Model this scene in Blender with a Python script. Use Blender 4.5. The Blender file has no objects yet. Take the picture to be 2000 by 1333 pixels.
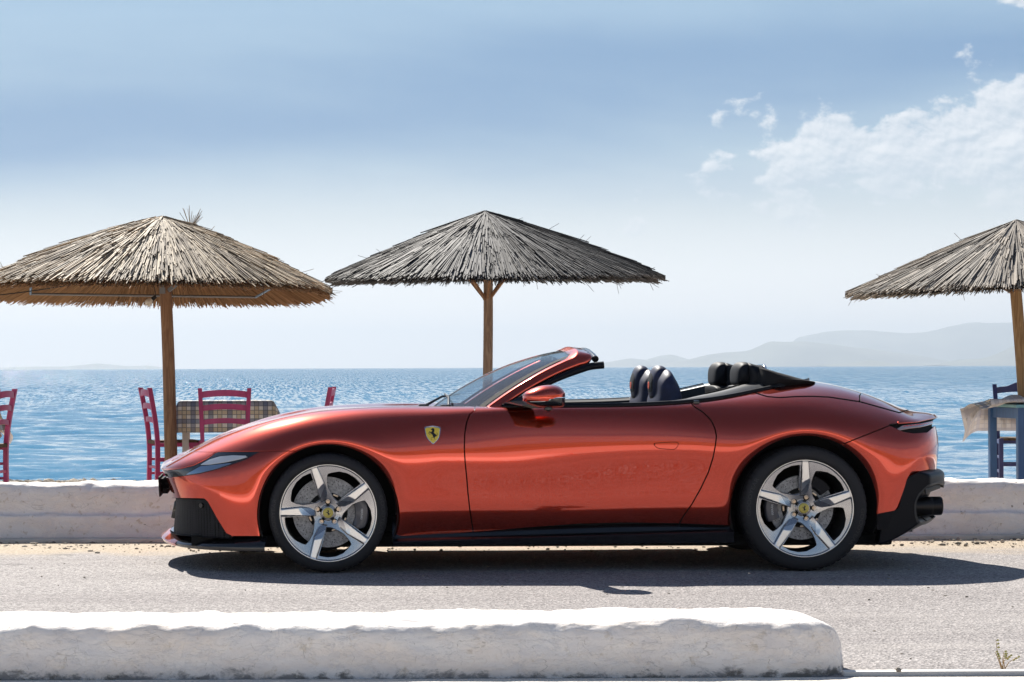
import bpy, bmesh, math, random
import numpy as np
from mathutils import Vector, Matrix, Euler, noise as mnoise

random.seed(7)
rng = np.random.default_rng(7)
SC = bpy.context.scene
COL = SC.collection
R = math.radians

# ------------------------------------------------------------------ camera
FPX, CX, HZ, CAMZ, ROLL = 4722.0, 520.0, 720.0, 1.144, 0.004   # focal in photo pixels, principal column, horizon row
cam_d = bpy.data.cameras.new('camera'); cam = bpy.data.objects.new('camera', cam_d); COL.objects.link(cam)
cam_d.sensor_width = 36.0; cam_d.lens = 85.0
cam_d.shift_x = (1000 - CX) / 2000.0; cam_d.shift_y = (HZ - 666.5) / 2000.0
cam_d.clip_start = 0.1; cam_d.clip_end = 80000.0
cam.location = (0, 0, CAMZ); cam.rotation_euler = (math.pi/2, ROLL, 0)
SC.camera = cam

# ------------------------------------------------------------------ world, sun, exposure
SUNV = Vector((-0.305, 1.06, 1.0)).normalized()
SUN_EL = math.asin(SUNV.z); SUN_AZ = math.atan2(SUNV.x, SUNV.y)
SC.view_settings.view_transform = 'Standard'; SC.view_settings.look = 'None'
SC.view_settings.gamma = 1.0; SC.view_settings.use_curve_mapping = False
SC.view_settings.exposure = 0.92
SC.render.engine = 'CYCLES'
SC.cycles.use_denoising = True
SC.cycles.max_bounces = 10; SC.cycles.transparent_max_bounces = 16
SC.cycles.volume_bounces = 1
sun_d = bpy.data.lights.new('sun', 'SUN'); sun = bpy.data.objects.new('sun', sun_d); COL.objects.link(sun)
sun_d.energy = 5.0; sun_d.angle = R(0.53); sun_d.color = (1.0, 0.95, 0.87)
sun.rotation_euler = (-SUNV).to_track_quat('-Z', 'Y').to_euler()
sun.location = (-6, 20, 25)

world = bpy.data.worlds.new('World'); SC.world = world; world.use_nodes = True
# ------------------------------------------------------------------ node helpers
class NT:
    def __init__(s, tree): s.t = tree; s.n = tree.nodes; s.l = tree.links
    def add(s, typ, **kw):
        n = s.n.new(typ)
        for k, v in kw.items():
            if k == 'ins':
                for kk, vv in v.items(): s.set(n.inputs[kk], vv)
            else: setattr(n, k, v)
        return n
    def set(s, sock, v):
        if isinstance(v, bpy.types.NodeSocket): s.l.new(v, sock)
        elif isinstance(v, (tuple, list)) and len(v) == 3 and sock.type == 'RGBA': sock.default_value = (*v, 1)
        else: sock.default_value = v
    def math(s, op, a, b=0.0, c=0.0, clamp=False):
        n = s.add('ShaderNodeMath', operation=op, use_clamp=clamp)
        s.set(n.inputs[0], a); s.set(n.inputs[1], b); s.set(n.inputs[2], c); return n.outputs[0]
    def vmath(s, op, a, b=(0, 0, 0)):
        n = s.add('ShaderNodeVectorMath', operation=op)
        s.set(n.inputs[0], a)
        if op == 'SCALE': s.set(n.inputs['Scale'], b)
        else: s.set(n.inputs[1], b)
        return n.outputs['Value'] if op in ('LENGTH', 'DOT_PRODUCT') else n.outputs[0]
    def mix(s, f, a, b):
        n = s.add('ShaderNodeMix', data_type='RGBA'); n.clamp_factor = True
        s.set(n.inputs[0], f); s.set(n.inputs[6], a); s.set(n.inputs[7], b); return n.outputs[2]
    def noise(s, vec, scale, detail=4, rough=0.55, dist=0.0):
        n = s.add('ShaderNodeTexNoise'); s.set(n.inputs['Vector'], vec)
        n.inputs['Scale'].default_value = scale; n.inputs['Detail'].default_value = detail
        n.inputs['Roughness'].default_value = rough; n.inputs['Distortion'].default_value = dist
        return n.outputs['Fac']
    def voro(s, vec, scale, feature='F1'):
        n = s.add('ShaderNodeTexVoronoi', feature=feature); s.set(n.inputs['Vector'], vec); n.inputs['Scale'].default_value = scale
        return n
    def ramp(s, f, stops):
        n = s.add('ShaderNodeValToRGB'); s.set(n.inputs[0], f); e = n.color_ramp.elements
        while len(e) < len(stops): e.new(0.5)
        for q, (p, c) in zip(e, stops):
            q.position = p; q.color = (*c, 1) if isinstance(c, tuple) else (c, c, c, 1)
        return n.outputs[0]
    def smooth(s, x, lo, hi):
        n = s.add('ShaderNodeMapRange', interpolation_type='SMOOTHSTEP'); s.set(n.inputs[0], x)
        n.inputs[1].default_value = lo; n.inputs[2].default_value = hi
        return n.outputs[0]
    def bump(s, h, strength=0.3, dist=0.01, normal=None):
        n = s.add('ShaderNodeBump'); s.set(n.inputs['Height'], h); n.inputs['Strength'].default_value = strength
        n.inputs['Distance'].default_value = dist
        if normal is not None: s.set(n.inputs['Normal'], normal)
        return n.outputs[0]

def newmat(name):
    m = bpy.data.materials.new(name); m.use_nodes = True
    nt = NT(m.node_tree); nt.n.clear()
    out = nt.add('ShaderNodeOutputMaterial'); p = nt.add('ShaderNodeBsdfPrincipled')
    nt.l.new(p.outputs[0], out.inputs[0])
    return m, nt, p, out

def pmat(name, col, rough=0.5, metal=0.0, coat=0.0, var=0.0, vscale=8.0, bump=0.0, bscale=60.0, bdist=0.002, spec=0.5, coat_rough=0.03):
    m, nt, p, out = newmat(name)
    p.inputs['Roughness'].default_value = rough; p.inputs['Metallic'].default_value = metal
    p.inputs['Coat Weight'].default_value = coat; p.inputs['Coat Roughness'].default_value = coat_rough
    p.inputs['Specular IOR Level'].default_value = spec
    co = nt.add('ShaderNodeTexCoord').outputs['Object']
    if var > 0:
        f = nt.noise(co, vscale, 5, 0.6)
        a = tuple(c*(1-var) for c in col); b = tuple(min(1, c*(1+var)) for c in col)
        nt.set(p.inputs['Base Color'], nt.mix(nt.smooth(f, 0.3, 0.7), a, b))
    else: nt.set(p.inputs['Base Color'], col)
    if bump > 0:
        nt.set(p.inputs['Normal'], nt.bump(nt.noise(co, bscale, 4, 0.6), bump, bdist))
    return m

# ------------------------------------------------------------------ object helpers
def tag(o, label=None, cat=None, group=None, kind=None):
    if label: o['label'] = label
    if cat: o['category'] = cat
    if group: o['group'] = group
    if kind: o['kind'] = kind
    return o
def empty(name, loc, rz=0.0, parent=None):
    o = bpy.data.objects.new(name, None); COL.objects.link(o); o.location = loc; o.rotation_euler = (0, 0, rz)
    o.empty_display_size = 0.2
    if parent: o.parent = parent
    return o
def link(name, me, parent=None, mat=None):
    o = bpy.data.objects.new(name, me); COL.objects.link(o)
    if parent: o.parent = parent
    if mat and not me.materials: me.materials.append(mat)
    return o
def mesh_np(name, V, F, mat=None, parent=None, smooth=False, normals=None, mats=None, fmat=None, autosmooth=None):
    me = bpy.data.meshes.new(name)
    me.from_pydata([tuple(v) for v in np.asarray(V, float)], [], [tuple(int(i) for i in f) for f in F])
    if mats:
        for m in mats: me.materials.append(m)
        if fmat is not None: me.polygons.foreach_set('material_index', np.asarray(fmat, np.int32))
    if smooth or normals is not None:
        me.polygons.foreach_set('use_smooth', np.ones(len(me.polygons), bool))
    if normals is not None:
        me.normals_split_custom_set_from_vertices([tuple(n) for n in normals])
    elif autosmooth is not None:
        me.polygons.foreach_set('use_smooth', np.ones(len(me.polygons), bool))
        me.set_sharp_from_angle(angle=R(autosmooth))
    me.update()
    return link(name, me, parent, mat)
def copy_tree(o, parent=None):
    c = o.copy(); COL.objects.link(c)
    if parent is not None: c.parent = parent
    for ch in [q for q in bpy.data.objects if q.parent == o and q != c]: copy_tree(ch, c)
    return c

class MB:
    """collects primitives, builds ONE mesh object"""
    def __init__(s): s.V = []; s.F = []
    def raw(s, V, F):
        b = len(s.V); s.V += [tuple(v) for v in V]; s.F += [tuple(i + b for i in f) for f in F]; return s
    def box(s, c, d, rot=None, taper=1.0, bev=0.0):
        bm = bmesh.new(); bmesh.ops.create_cube(bm, size=1.0)
        for v in bm.verts:
            t = taper if v.co.z > 0 else 1.0
            v.co = Vector((v.co.x*d[0]*t, v.co.y*d[1]*t, v.co.z*d[2]))
        if bev > 0: bmesh.ops.bevel(bm, geom=bm.edges[:], offset=bev, segments=2, affect='EDGES', profile=0.6)
        M = (rot if isinstance(rot, Matrix) else (Euler(rot).to_matrix() if rot else Matrix.Identity(3)))
        bm.verts.index_update()
        V = [M @ v.co + Vector(c) for v in bm.verts]; F = [[v.index for v in f.verts] for f in bm.faces]
        bm.free(); return s.raw(V, F)
    def bar(s, p, q, w, h=None, up=(0, 0, 1), bev=0.0, taper=1.0):
        p = Vector(p); q = Vector(q); d = q - p; L = d.length; z = d.normalized(); u = Vector(up)
        if abs(z.dot(u)) > 0.98: u = Vector((0, 1, 0))
        x = u.cross(z).normalized(); y = z.cross(x)
        return s.box((p + q)/2, (w, h or w, L), Matrix((x, y, z)).transposed(), taper, bev)
    def tube(s, pts, r, n=10, closed=False, flat=1.0, cap=True):
        pts = [Vector(p) for p in pts]; m = len(pts); rs = r if hasattr(r, '__len__') else [r]*m
        V = []; prev = None
        for i, p in enumerate(pts):
            a = pts[(i-1) % m] if (closed or i > 0) else p; b = pts[(i+1) % m] if (closed or i < m-1) else p
            t = (b - a).normalized()
            if prev is None:
                u = Vector((0, 0, 1)) if abs(t.z) < 0.95 else Vector((1, 0, 0))
                x = u.cross(t).normalized()
            else: x = (prev - t*prev.dot(t)).normalized()
            prev = x; y = t.cross(x)
            for k in range(n):
                w = 2*math.pi*k/n; V.append(p + x*math.cos(w)*rs[i] + y*math.sin(w)*rs[i]*flat)
        F = []
        for i in range(m if closed else m-1):
            j = (i+1) % m
            for k in range(n): F.append((i*n+k, i*n+(k+1) % n, j*n+(k+1) % n, j*n+k))
        if not closed and cap: F.append(tuple(range(n-1, -1, -1))); F.append(tuple((m-1)*n + k for k in range(n)))
        return s.raw(V, F)
    def loft(s, rows, closed_v=False, closed_u=False, cap=False):
        m = len(rows); n = len(rows[0]); V = [v for r_ in rows for v in r_]; F = []
        for i in range(m if closed_u else m-1):
            i2 = (i+1) % m
            for k in range(n if closed_v else n-1):
                k2 = (k+1) % n; F.append((i*n+k, i*n+k2, i2*n+k2, i2*n+k))
        if cap: F.append(tuple(range(n-1, -1, -1))); F.append(tuple((m-1)*n+k for k in range(n)))
        return s.raw(V, F)
    def build(s, name, mat, parent=None, smooth=None, recalc=True):
        me = bpy.data.meshes.new(name); me.from_pydata([tuple(v) for v in s.V], [], s.F)
        if recalc:
            bm = bmesh.new(); bm.from_mesh(me); bmesh.ops.recalc_face_normals(bm, faces=bm.faces[:]); bm.to_mesh(me); bm.free()
        if smooth is not None:
            me.polygons.foreach_set('use_smooth', np.ones(len(me.polygons), bool)); me.set_sharp_from_angle(angle=R(smooth))
        me.update(); return link(name, me, parent, mat)

def pillow(prof, hw, y0=0.0, n=15, p=3.0, dz=0.0):
    """closed side profile (x,z) swept across y, shrinking towards its centroid at both ends"""
    P = np.array(prof, float); c = P.mean(0); rows = []
    for t in np.linspace(-1, 1, n):
        k = (1 - abs(t)**p)**(1/p) if abs(t) < 1 else 0.02
        k = max(k, 0.02); Q = c + (P - c)*k
        rows.append([(q[0], y0 + hw*t, q[1]) for q in Q])
    return rows
def smooth_closed(pts, n=48):
    P = np.array(pts, float); m = len(P); t = np.arange(m+6) - 3
    Q = np.vstack([P[-3:], P, P[:3]]); return spl_eval(t, Q, np.linspace(0, m, n, endpoint=False))
def spl_matrix(t, te):
    """natural cubic spline: matrix mapping data at t to values at te"""
    t = np.asarray(t, float); te = np.asarray(te, float); n = len(t); h = np.diff(t)
    A = np.zeros((n, n)); B = np.zeros((n, n)); A[0, 0] = A[-1, -1] = 1
    for i in range(1, n-1):
        A[i, i-1] = h[i-1]; A[i, i] = 2*(h[i-1] + h[i]); A[i, i+1] = h[i]
        B[i, i-1] = 6/h[i-1]; B[i, i] = -6/h[i-1] - 6/h[i]; B[i, i+1] = 6/h[i]
    M2 = np.linalg.solve(A, B); k = np.clip(np.searchsorted(t, te) - 1, 0, n-2)
    hh = h[k]; a = (t[k+1] - te)/hh; b = (te - t[k])/hh; E = np.zeros((len(te), n)); r_ = np.arange(len(te))
    E[r_, k] += a; E[r_, k+1] += b
    E += ((a**3 - a)*hh**2/6)[:, None]*M2[k] + ((b**3 - b)*hh**2/6)[:, None]*M2[k+1]
    return E
def spl_eval(t, P, te): return spl_matrix(t, te) @ np.asarray(P, float)
def spline(pts, n):
    P = np.array(pts, float); d = np.r_[0, np.cumsum(np.linalg.norm(np.diff(P, axis=0), axis=1)**0.7)]
    return spl_eval(d, P, np.linspace(0, d[-1], n))

def vnoise(P, seed=0):
    P = np.asarray(P, float); I = np.floor(P).astype(np.int64); f = P - I; f = f*f*f*(f*(f*6-15)+10)
    def h(o):
        q = I + np.array(o); n = (q[:, 0]*374761393 + q[:, 1]*668265263 + q[:, 2]*2147483647 + seed*974634777) & 0xffffffff
        n = ((n ^ (n >> 13))*1274126177) & 0xffffffff; n = n ^ (n >> 16); return (n & 0xffff)/65535.0
    x, y, z = f.T
    c = [[[h((i, j, k)) for k in (0, 1)] for j in (0, 1)] for i in (0, 1)]
    L = lambda a, b, t: a + (b-a)*t
    return L(L(L(c[0][0][0], c[1][0][0], x), L(c[0][1][0], c[1][1][0], x), y), L(L(c[0][0][1], c[1][0][1], x), L(c[0][1][1], c[1][1][1], x), y), z)*2 - 1
def fbm(P, scale, octs=4, seed=0, gain=0.5):
    P = np.asarray(P, float)*scale; a = 1.0; s = 0
    for o in range(octs): s = s + a*vnoise(P, seed+o); P = P*2.03; a *= gain
    return s

# ------------------------------------------------------------------ photo pixel <-> world (roll included)
def at(px, py, Y):
    """the point of the place seen at a photo pixel, at depth Y"""
    a = px - 1000; b = py - 666.5
    u = a - ROLL*b + (1000 - CX); v = b + ROLL*a - (HZ - 666.5)
    return Vector((u*Y/FPX, Y, CAMZ - v*Y/FPX))
def proj(P):
    P = np.asarray(P, float); u = FPX*P[:, 0]/P[:, 1] - (1000 - CX); v = (CAMZ - P[:, 2])*FPX/P[:, 1] + (HZ - 666.5)
    return np.stack([1000 + u + ROLL*v, 666.5 + v - ROLL*u], 1)
# ------------------------------------------------------------------ sky: Nishita air plus thin veil and cumulus cloud
w = NT(world.node_tree); w.n.clear()
out = w.add('ShaderNodeOutputWorld'); bg = w.add('ShaderNodeBackground'); w.l.new(bg.outputs[0], out.inputs[0])
SKYK = 0.05
sky = w.add('ShaderNodeTexSky', sky_type='NISHITA', sun_disc=False)
sky.sun_elevation = SUN_EL; sky.sun_rotation = SUN_AZ; sky.altitude = 0; sky.air_density = 1.0; sky.dust_density = 0.3; sky.ozone_density = 2.0
dirv = w.add('ShaderNodeTexCoord').outputs['Generated']
sep = w.add('ShaderNodeSeparateXYZ'); w.set(sep.inputs[0], dirv)
X, Y, Z = sep.outputs
el = w.math('MULTIPLY', w.math('ARCSINE', Z), 180/math.pi)                       # degrees above the horizon
az = w.math('MULTIPLY', w.math('ARCTAN2', X, Y), 180/math.pi)                    # degrees right of straight ahead
def comb(a, b, c):
    n = w.add('ShaderNodeCombineXYZ'); w.set(n.inputs[0], a); w.set(n.inputs[1], b); w.set(n.inputs[2], c); return n.outputs[0]
# veil of high thin cloud, drawn out along the horizon
ca = w.math('ADD', az, w.math('MULTIPLY', el, 1.2))
v1 = w.noise(comb(w.math('MULTIPLY', ca, 0.055), w.math('MULTIPLY', el, 0.22), 3.1), 1.0, 4, .5, .3)
v2 = w.noise(comb(w.math('MULTIPLY', ca, 0.12), w.math('MULTIPLY', el, 0.55), 7.7), 1.0, 5, .55, .4)
wob = w.math('MULTIPLY', w.math('SUBTRACT', v1, .5), 5.0)
gq = w.math('DIVIDE', w.math('SUBTRACT', w.math('ADD', el, wob), w.math('ADD', 6.0, w.math('MULTIPLY', az, .04))), 1.35)
gap = w.math('EXPONENT', w.math('MULTIPLY', w.math('MULTIPLY', gq, gq), -1.0))
gap = w.math('ADD', gap, w.math('MULTIPLY', w.math('SUBTRACT', v2, .5), -.55), clamp=True)
veil = w.math('MULTIPLY', w.smooth(el, 24, 12), .94)                             # a low bank of thin cloud hugs the horizon all round, overhead it is clear
# broken cumulus
cv = comb(w.math('MULTIPLY', az, .50), w.math('MULTIPLY', el, .72), 5.3)
c1 = w.noise(cv, 1.0, 12, .56, .10)
c2 = w.noise(w.vmath('ADD', cv, (-.03, .07, 0)), 1.0, 12, .56, .10)
daz = w.math('DIVIDE', w.math('SUBTRACT', az, 16.8), 5.6); dele = w.math('DIVIDE', w.math('SUBTRACT', el, w.math('ADD', 4.85, w.math('MULTIPLY', w.math('SUBTRACT', az, 15.0), .14))), 1.55)
near0 = w.math('SUBTRACT', 1.0, w.math('SQRT', w.math('ADD', w.math('MULTIPLY', daz, daz), w.math('MULTIPLY', dele, dele))))
d2 = w.math('DIVIDE', w.math('SUBTRACT', az, 17.4), 1.5); e2 = w.math('DIVIDE', w.math('SUBTRACT', el, 8.35), .55)
puff = w.math('SUBTRACT', .62, w.math('SQRT', w.math('ADD', w.math('MULTIPLY', d2, d2), w.math('MULTIPLY', e2, e2))))
near = w.math('MAXIMUM', near0, puff)
farc = w.math('MULTIPLY', w.smooth(w.math('ABSOLUTE', w.math('SUBTRACT', az, 5.0)), 20, 34), w.smooth(el, 14, 9))
cover = w.math('MAXIMUM', near, w.math('SUBTRACT', w.math('MULTIPLY', farc, 1.3), 1.0))
cden = w.smooth(w.math('ADD', w.math('MULTIPLY', cover, 1.05), w.math('MULTIPLY', w.math('SUBTRACT', c1, .465), 4.2)), .10, .42)
cden = w.math('MULTIPLY', cden, w.math('ADD', .45, w.math('MULTIPLY', w.smooth(el, 3.6, 5.2), .5)))
lit = w.smooth(w.math('SUBTRACT', c1, c2), -.10, .10)
ccol = w.mix(lit, (.29, .34, .395), (.52, .525, .535))
skycol = w.vmath('SCALE', sky.outputs[0], SKYK)
veilcol = w.ramp(w.math('DIVIDE', el, 10.0), [(0.0, (.78, .70, .65)), (.22, (.55, .55, .54)), (.36, (.36, .40, .42)), (.52, (.21, .295, .365)), (.9, (.155, .255, .365))])
veilcol = w.mix(w.math('MULTIPLY', gap, w.smooth(el, 2.6, 5.2)), veilcol, (.065, .155, .285))
s1 = w.mix(veil, skycol, veilcol)
s2 = w.mix(w.math('MULTIPLY', cden, .88), s1, ccol)
above = w.math('GREATER_THAN', Z, -0.002)
w.set(bg.inputs[0], w.vmath('SCALE', s2, 1.0/SKYK)); bg.inputs[1].default_value = SKYK
# =================================================================== THE SETTING
def asphalt():
    m, nt, p, out = newmat('worn_asphalt'); co = nt.add('ShaderNodeTexCoord').outputs['Object']
    v = nt.voro(co, 78.0); v2 = nt.voro(co, 170.0)
    g = nt.ramp(nt.math('MULTIPLY', nt.math('ADD', v.outputs['Color'], v2.outputs['Color']), .5), [(.12, (.11, .10, .10)), (.42, (.25, .232, .225)), (.62, (.39, .36, .348)), (.88, (.62, .575, .55))])
    big = nt.noise(nt.vmath('MULTIPLY', co, (.35, 1.3, 1)), 1.0, 5, .6)
    base = nt.mix(nt.smooth(big, .35, .7), g, nt.vmath('MULTIPLY', g, (.80, .79, .80)))
    worn = nt.noise(nt.vmath('MULTIPLY', co, (.12, 2.2, 1)), 1.0, 4, .55); base = nt.mix(nt.math('MULTIPLY', nt.smooth(worn, .52, .72), .45), base, (.40, .37, .35))
    oil = nt.noise(nt.vmath('MULTIPLY', co, (1, 1.2, 1)), 1.7, 5, .6, .4); base = nt.mix(nt.math('MULTIPLY', nt.smooth(oil, .63, .74), .5), base, (.10, .095, .095))
    # sandy dust gathering along the sea wall
    sp = nt.add('ShaderNodeSeparateXYZ'); nt.set(sp.inputs[0], co)
    edge = nt.math('ADD', sp.outputs[1], nt.math('MULTIPLY', nt.math('SUBTRACT', nt.noise(co, 1.6, 5, .65), .5), 1.5))
    ds = nt.smooth(edge, 14.55, 15.35)
    grit = nt.noise(co, 55, 4, .7)
    dust = nt.mix(nt.smooth(grit, .35, .65), (.30, .235, .165), (.56, .47, .36))
    col = nt.mix(ds, base, dust)
    nt.set(p.inputs['Base Color'], col); p.inputs['Roughness'].default_value = .85; p.inputs['Specular IOR Level'].default_value = .25
    h = nt.math('ADD', nt.math('MULTIPLY', v.outputs['Distance'], 1.0), nt.math('MULTIPLY', grit, .5))
    nt.set(p.inputs['Normal'], nt.bump(h, .8, .009)); return m
M_road = asphalt()
nx = 60
me = MB()
xs = np.linspace(-60, 60, 81); ys = np.r_[np.linspace(-60, 8, 20), np.linspace(8.5, 16.2, 40)]
Vr = [(x, y, 0.0 + (.004*vnoise(np.array([[x*.7, y*.9, 0]]))[0] if y < 16 else 0)) for y in ys for x in xs]; n = len(xs)
Fr = [(j*n+i, j*n+i+1, (j+1)*n+i+1, (j+1)*n+i) for j in range(len(ys)-1) for i in range(n-1)]
road = mesh_np('road', Vr, Fr, M_road, smooth=True); tag(road, kind='structure')

def plaster(name, warm=1.0, stain=1.0, dirt_z=0.05):
    m, nt, p, out = newmat(name); tc = nt.add('ShaderNodeTexCoord'); co = tc.outputs['Object']
    n1 = nt.noise(nt.vmath('MULTIPLY', co, (1.0, 1.0, 3.0)), 3.0, 6, .6); n2 = nt.noise(co, 22, 6, .65, .5)
    c = nt.mix(nt.smooth(n1, .38, .66), (.95, .90, .85), (.92, .83, .75))
    c = nt.mix(nt.math('MULTIPLY', nt.smooth(n2, .58, .70), .45*stain), c, (.60, .49, .35))
    ch = nt.noise(nt.vmath('MULTIPLY', co, (1, 1, 1.6)), 9.0, 8, .72, .3)
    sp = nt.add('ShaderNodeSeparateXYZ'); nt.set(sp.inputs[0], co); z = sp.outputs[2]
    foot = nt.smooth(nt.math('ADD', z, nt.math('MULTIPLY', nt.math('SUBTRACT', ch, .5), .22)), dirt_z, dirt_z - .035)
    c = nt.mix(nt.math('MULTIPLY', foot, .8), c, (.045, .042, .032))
    spots = nt.smooth(nt.noise(co, 15.0, 3, .5), .73, .76)
    c = nt.mix(nt.math('MULTIPLY', spots, .6*stain), c, (.16, .12, .08))
    nt.set(p.inputs['Base Color'], c); p.inputs['Roughness'].default_value = .8; p.inputs['Specular IOR Level'].default_value = .25
    # layers of old limewash: flaked edges, brush streaks, hairline cracks
    f1 = nt.noise(nt.vmath('MULTIPLY', co, (1, 1, 1.7)), 7.0, 8, .66, .5); f2 = nt.noise(nt.vmath('MULTIPLY', co, (.7, 1, 2.2)), 16.0, 7, .68, .6)
    lay = nt.math('ADD', nt.math('MULTIPLY', nt.smooth(f1, .50, .515), .6), nt.math('ADD', nt.math('MULTIPLY', nt.smooth(f1, .57, .58), .5), nt.math('MULTIPLY', nt.smooth(f2, .54, .56), .5)))
    vc = nt.voro(nt.vmath('ADD', co, nt.vmath('SCALE', nt.add('ShaderNodeTexNoise').outputs['Color'], .08)), 5.5, 'DISTANCE_TO_EDGE'); crack = nt.smooth(vc.outputs['Distance'], .010, .0)
    c2_ = nt.mix(nt.math('MULTIPLY', nt.math('SUBTRACT', 1.0, nt.smooth(f1, .50, .515)), .22), c, (.70, .68, .70)); c2_ = nt.mix(nt.math('MULTIPLY', nt.math('MULTIPLY', crack, nt.smooth(f2, .5, .6)), .55), c2_, (.36, .31, .26))
    nt.set(p.inputs['Base Color'], c2_)
    b = nt.bump(nt.noise(co, 26, 6, .62), .35, .012); b = nt.bump(lay, .5, .005, b); nt.set(p.inputs['Normal'], nt.bump(nt.noise(nt.vmath('MULTIPLY', co, (.4, 1, 1)), 110, 3, .6), .3, .003, b)); return m
M_wallA = plaster('whitewash_near', dirt_z=.028); M_wallB = plaster('whitewash_far', dirt_z=.022, stain=1.6)

def low_wall(name, x0, x1, profile, mat, nx, amp, end_round=None, seed=0, yaw=0.0, ybase=0.0):
    """profile (y,z) front foot -> top -> back foot, lumpy whitewash relief; the right end is rounded off"""
    pr = spline(profile, 150); xs = np.linspace(x0, x1, nx); V = np.zeros((nx, len(pr), 3)); c = np.array([pr[:, 0].mean(), 0.0])
    for i, x in enumerate(xs):
        k = 1.0; hh = 1.0
        if end_round:
            t = np.clip((x - (x1 - end_round))/end_round, 0, 1); k = max((1 - t**2.6)**(1/2.0), 0.02); hh = (1 - t**3.2)**(1/2.6) if t < 1 else 0.0; hh = .16 + .84*max(hh, 0.0)
        V[i, :, 0] = x; V[i, :, 1] = c[0] + (pr[:, 0] - c[0])*k; V[i, :, 2] = pr[:, 1]*(hh if end_round else 1)
    P = V.reshape(-1, 3)
    gx = np.gradient(V, axis=0); gv = np.gradient(V, axis=1); N = np.cross(gx, gv); N /= np.maximum(np.linalg.norm(N, axis=2, keepdims=True), 1e-9)
    if N[nx//3, 20] @ np.array([0, -1, 0]) < 0: N = -N
    Nf = N.reshape(-1, 3)
    up = np.clip(Nf[:, 2], 0, 1)
    d = amp*fbm(P*[1, 1, 1], 3.2, 3, seed) + amp*(.40 + .75*up)*fbm(P*[.7, 1, 1], 13.0, 4, seed+9) + amp*.8*up*fbm(P*[.5, 1, 0], 1.1, 2, seed+20)
    zf = np.clip(P[:, 2]/.05, 0, 1)
    P = P + Nf*(d*(.25 + .75*zf))[:, None]; P[:, 2] = np.maximum(P[:, 2], -.01)
    n = len(pr); F = [(i*n+k, (i+1)*n+k, (i+1)*n+k+1, i*n+k+1) for i in range(nx-1) for k in range(n-1)]
    return mesh_np(name, P, F, mat, smooth=True)
# near wall: 0.22 m high, foot at 8.93 m, its right end at photo column 1645
xe = at(1648, 1320, 9.15).x
w1 = low_wall('low_wall', -6.5, xe, [(8.90, -.01), (8.905, .05), (8.925, .12), (8.945, .165), (8.975, .192), (9.03, .203), (9.16, .207), (9.30, .205), (9.40, .195), (9.44, .16), (9.46, .08), (9.46, -.01)], M_wallA, 700, .007, end_round=.34, seed=3)
tag(w1, 'low lumpy whitewashed wall in the foreground with a rounded right end', 'wall')
w2 = low_wall('low_wall', -9.0, 14.0, [(16.10, -.01), (16.102, .06), (16.104, .150), (16.110, .162), (16.150, .172), (16.155, .26), (16.165, .33), (16.19, .362), (16.25, .374), (16.36, .376), (16.45, .37), (16.49, .33), (16.50, .2), (16.50, -.01)], M_wallB, 1100, .0075, seed=31)
tag(w2, 'long stained white sea wall running behind the orange-red car', 'wall')
# concrete footing strips
ks = MB().box((2.0, 16.02, .008), (26, .16, .03), bev=.006).build('kerb_strip', pmat('pale_concrete', (.62, .57, .50), .85, var=.15, vscale=5, bump=.4, bscale=60), smooth=40); tag(ks, kind='structure')
ky = 8.955
ks2 = MB().box((xe + 4.0, ky, .005), (8.1, .05, .022), bev=.005).build('kerb_strip', pmat('kerb_whitewash', (.82, .79, .74), .8, bump=.4, bscale=50), smooth=40); tag(ks2, kind='structure')

# terrace between the wall and the sea: pale pebbly ground, ending in a quay face
def gravel_mat(name, a, b, s):
    m, nt, p, out = newmat(name); co = nt.add('ShaderNodeTexCoord').outputs['Object']
    v = nt.voro(co, s); nt.set(p.inputs['Base Color'], nt.mix(v.outputs['Color'], a, b)); p.inputs['Roughness'].default_value = .9
    nt.set(p.inputs['Normal'], nt.bump(v.outputs['Distance'], .6, .01)); return m
M_terr = gravel_mat('terrace_gravel', (.26, .20, .14), (.60, .52, .42), 40)
TZ = .085
Vt = []; xs = np.linspace(-40, 60, 220); ys = np.r_[np.linspace(16.45, 22.6, 18), 22.9, 23.0, 23.05]
for j, y in enumerate(ys):
    for x in xs:
        z = TZ + .012*vnoise(np.array([[x*1.7, y*1.7, 5.]]))[0] if j < 18 else (TZ - .02 if j == 18 else (-.3 if j == 19 else -2.0))
        Vt.append((x, y + (.15*vnoise(np.array([[x*.9, 0, 9.]]))[0] if y > 22.5 else 0), z))
n = len(xs)
terr = mesh_np('terrace', Vt, [(j*n+i, j*n+i+1, (j+1)*n+i+1, (j+1)*n+i) for j in range(len(ys)-1) for i in range(n-1)], M_terr, smooth=True); tag(terr, kind='structure')

# loose stones
def stones(name, pts, sizes, mat, label_kind='stuff'):
    bm = bmesh.new(); bmesh.ops.create_icosphere(bm, subdivisions=1, radius=1.0); base = np.array([v.co for v in bm.verts]); fb = [[v.index for v in f.verts] for f in bm.faces]; bm.free()
    V = []; F = []
    for k, (p, s) in enumerate(zip(pts, sizes)):
        J = base*(1 + .35*rng.uniform(-1, 1, base.shape))*np.array([s*rng.uniform(.8, 1.5), s*rng.uniform(.7, 1.2), s*rng.uniform(.45, .8)]) + np.array(p)
        b = len(V); V += J.tolist(); F += [[i + b for i in f] for f in fb]
    o = mesh_np(name, V, F, mat); tag(o, kind=label_kind); return o
M_stone = pmat('grey_pebbles', (.30, .26, .21), .9, var=.6, vscale=3.0)
pts = [(rng.uniform(-4.5, 9.5), 15.95 - abs(rng.normal(0, .42)), .004) for _ in range(1500)]
stones('gravel', pts, rng.gamma(2.0, .0026, 1500) + .002, M_stone)
pts = [(-3.2 + abs(rng.normal(0, .9)) + rng.uniform(0, .5), rng.uniform(22.0, 22.85), TZ + .004) for _ in range(900)]
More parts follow.
